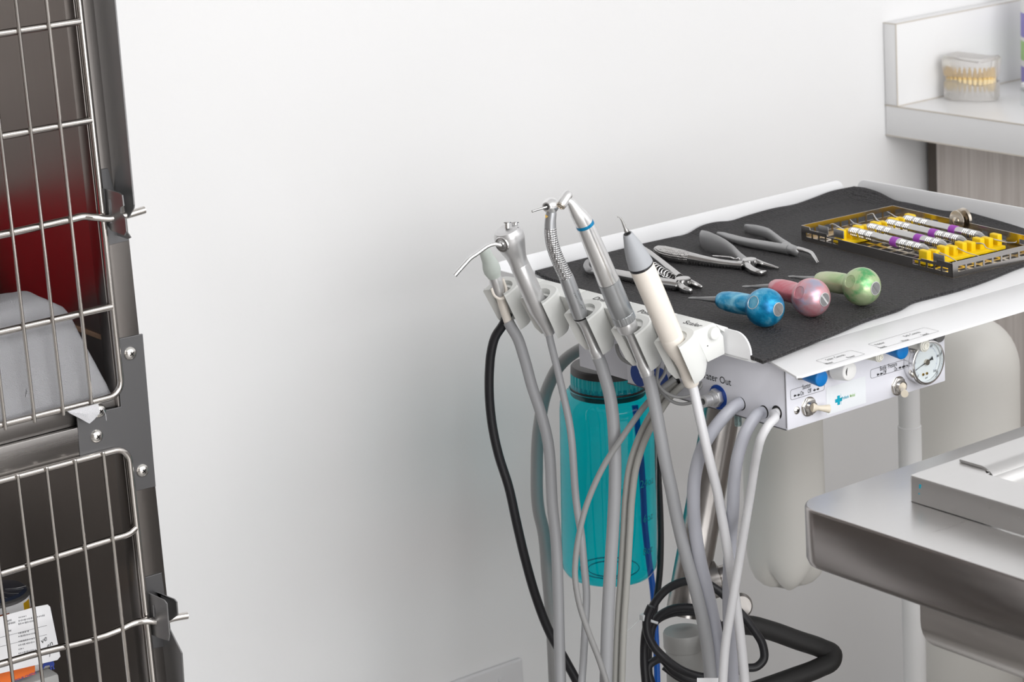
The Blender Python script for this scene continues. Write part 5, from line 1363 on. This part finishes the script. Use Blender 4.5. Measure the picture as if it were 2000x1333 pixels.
elevator(1584, 581.6, 1510, 561, M['anod_pink'], 'mottled pink ball handled root elevator between the blue and green ones', (1450, 560))
elevator(1683, 560, 1597, 547, M['anod_green'], 'mottled green ball handled root elevator beside the cassette', (1540, 540))

# ================================================================== FORCEPS
def sw(pts, z0, mt, par, nm, lab=None, seg=20, sub=6, tilt=0):
    """oval bar lying on the mat: (px, py, half width m, half height m); px is the middle of the bar"""
    P, R = [], []
    for x, y, a, b in pts:
        p = onZ(x, y, z0 + b); P.append(p); R.append((a, b))
    b_ = NB(); tube(b_, P, R, seg, sub, ref=ZA); return part(nm, b_, mt, par, lab)
FG = 'extraction forceps on the foam mat'
Zf = Z0
# knurled forceps with a broad flat second handle
t = thing('extraction_forceps', 'polished extraction forceps with knurled grip and broad grey second handle', 'forceps', onZ(1400, 510, Z0), FG)
sw([(1281, 489, .003, .0035), (1286, 490.5, .0045, .0055), (1298, 494, .0055, .0070), (1315, 498, .0058, .0072), (1335, 502, .0054, .0068), (1346, 504.5, .0050, .0062)], Zf, M['knurl_f'], t, 'grip', 'knurled grip')
sw([(1344, 504, .0050, .0062), (1350, 505, .0049, .0060), (1372, 509, .0044, .0052), (1400, 513.5, .0040, .0044), (1430, 517, .0038, .0040), (1452, 518.5, .0044, .0044)], Zf, M['instr'], t, 'handle')
sw([(1368, 466, .0010, .006), (1372, 468, .0014, .0095), (1385, 473, .0016, .0108), (1400, 479, .0017, .0106), (1416, 486, .0018, .0098), (1432, 495, .0022, .0080), (1444, 504, .0030, .0060), (1456, 512, .0040, .0048)], Zf, M['mattmetal'], t, 'broad_handle', 'broad flat grey handle', 24)
j = onZ(1464, 514, Zf + .0048); bm = NB(); lathe(bm, V((j.x, j.y, Zf + .0008)), ZA, [(0, .0065), (.0008, .0075), (.0075, .0075), (.0083, .0066)], 28); part('joint', bm, M['instr'], t)
sw([(1458, 518, .0040, .0040), (1464, 524, .0036, .0040), (1474, 530, .0030, .0036), (1486, 533.5, .0024, .0030), (1494, 532.5, .0016, .0022), (1497, 530, .0008, .0012)], Zf, M['instr'], t, 'beak')
sw([(1468, 511, .0030, .0040), (1478, 513, .0022, .0036), (1492, 517.5, .0018, .0030), (1508, 521.5, .0016, .0022), (1521, 524.5, .0010, .0012)], Zf, M['instr'], t, 'beak')
bm = NB(); tube(bm, [onZ(x, y, Zf + h) for x, y, h in ((1392, 500, .0095), (1410, 501, .0105), (1428, 503, .0105), (1437, 506, .010), (1442, 504, .0095), (1445, 507, .009))], .0006, 8, 5); part('spring', bm, M['chrome'], t)
# matt grey forceps with thin bent beaks
t = thing('extraction_forceps', 'matt grey forceps with thin bent beaks beside the cassette', 'forceps', onZ(1500, 480, Z0), FG)
sw([(1402, 457, .0016, .0022), (1412, 460, .0026, .0034), (1430, 466, .0034, .0042), (1455, 473, .0038, .0046), (1485, 478.5, .0040, .0048), (1520, 484.5, .0040, .0050), (1540, 488, .0040, .0050)], Zf, M['mattmetal'], t, 'handle')
sw([(1455, 445.5, .0010, .0035), (1460, 447, .0014, .0048), (1478, 450.5, .0018, .0058), (1498, 456, .0022, .0060), (1514, 466, .0024, .0055), (1528, 476, .0028, .0052), (1540, 483, .0036, .0050)], Zf, M['mattmetal'], t, 'handle')
sw([(1532, 482, .0046, .0050), (1545, 487.5, .0050, .0052), (1556, 491.5, .0044, .0050), (1560, 493, .0036, .0042)], Zf, M['mattmetal'], t, 'joint')
for o in (0, 1):
    P = [onZ(x - 1.2 + 2.6 * o, y - 1.0 * o, Zf + h) for x, y, h in ((1557, 487, .0075), (1570, 489.5, .0072), (1583, 494, .0064), (1590, 502, .0054), (1597.5, 514, .0030))]
    bm = NB(); tube(bm, P, [.0024, .0018, .0015, .0012, .0005], 12, 5); part('beak', bm, M['instr'], t)
# spring forceps behind the scaler
t = thing('extraction_forceps', 'steel forceps with coil spring lying behind the cream scaler', 'forceps', onZ(1300, 545, Z0), FG)
sw([(1162, 528, .003, .0035), (1185, 532, .0036, .0045), (1215, 538, .0040, .0050), (1245, 544, .0044, .0054), (1280, 551, .0044, .0054), (1310, 556, .0044, .0054), (1324, 557.5, .0050, .0054)], Zf, M['instr'], t, 'handle')
P = [onZ(x, y, Zf + .006) for x, y in ((1166, 529), (1154, 530), (1147, 525), (1146, 517), (1151, 511.5), (1158, 513), (1162, 519))]
bm = NB(); tube(bm, P, [.0038, .0036, .0034, .0032, .0028, .0024, .0016], 16, 5); part('ring_end', bm, M['grey_steel'], t)
sw([(1232, 478, .0012, .0034), (1250, 486, .0020, .0046), (1270, 499, .0026, .0052), (1290, 514, .0030, .0052), (1310, 530, .0036, .0052), (1328, 545, .0044, .0052)], Zf, M['instr'], t, 'handle')
P = []; a0, a1 = onZ(1272, 520, Zf + .007), onZ(1312, 541, Zf + .007); dd = (a1 - a0); u, w = frame_of(dd)
for k in range(97):
    s = k / 96; a = 2 * pi * 8 * s; r = .0050 - .0022 * s; P.append(a0 + dd * s + u * (cos(a) * r) + w * (sin(a) * r))
bm = NB(); tube(bm, P, .0006, 8, 1); part('coil_spring', bm, M['chrome'], t)
j = onZ(1334, 553, Zf + .005); bm = NB(); lathe(bm, V((j.x, j.y, Zf + .0006)), ZA, [(0, .0068), (.0008, .0076), (.0088, .0076), (.0096, .0066)], 28); part('joint', bm, M['instr'], t)
sw([(1326, 557, .0040, .0040), (1333, 563, .0032, .0040), (1341, 567, .0026, .0036), (1349, 569, .0018, .0028), (1352, 569, .0008, .0016)], Zf, M['instr'], t, 'beak')
sw([(1338, 550, .0030, .0040), (1350, 553.5, .0024, .0036), (1361, 558, .0020, .0030), (1369, 562, .0014, .0022), (1371.5, 564, .0006, .0012)], Zf, M['instr'], t, 'beak')
# ================================================================== LIGHT, CAMERA
def area(name, loc, sx, sy, power, col=(1, 1, 1), rot=(0, 0, 0)):
    l = bpy.data.lights.new(name, 'AREA'); l.shape = 'RECTANGLE'; l.size = sx; l.size_y = sy; l.energy = power; l.color = col
    o = bpy.data.objects.new(name, l); COL.objects.link(o); o.location = loc; o.rotation_euler = rot; return o
area('ceiling_lamp', (1.1, -1.1, 2.58), 3.2, 2.4, 85)
area('front_fill_light', (.6, -2.36, 1.3), 2.8, 1.8, 90, rot=(radians(90), 0, 0))  # added soft fill from behind the camera, no window stands here
w = bpy.data.worlds.new('World'); S.world = w; w.use_nodes = True
w.node_tree.nodes['Background'].inputs['Color'].default_value = (.5, .5, .5, 1); w.node_tree.nodes['Background'].inputs['Strength'].default_value = .0

cd = bpy.data.cameras.new('Camera'); co = bpy.data.objects.new('Camera', cd); COL.objects.link(co)
R_ = Matrix((RGT, UPV, -FWD)).transposed().to_4x4(); R_.translation = CAM; co.matrix_world = R_
cd.sensor_width = 36; cd.lens = F * 36 / 2000; cd.clip_start = .05
cd.dof.use_dof = True; cd.dof.focus_distance = 2.27; cd.dof.aperture_fstop = 13
S.camera = co
S.view_settings.view_transform = 'Standard'; S.view_settings.look = 'None'; S.view_settings.exposure = -.04; S.view_settings.gamma = 1
S.view_settings.use_curve_mapping = False
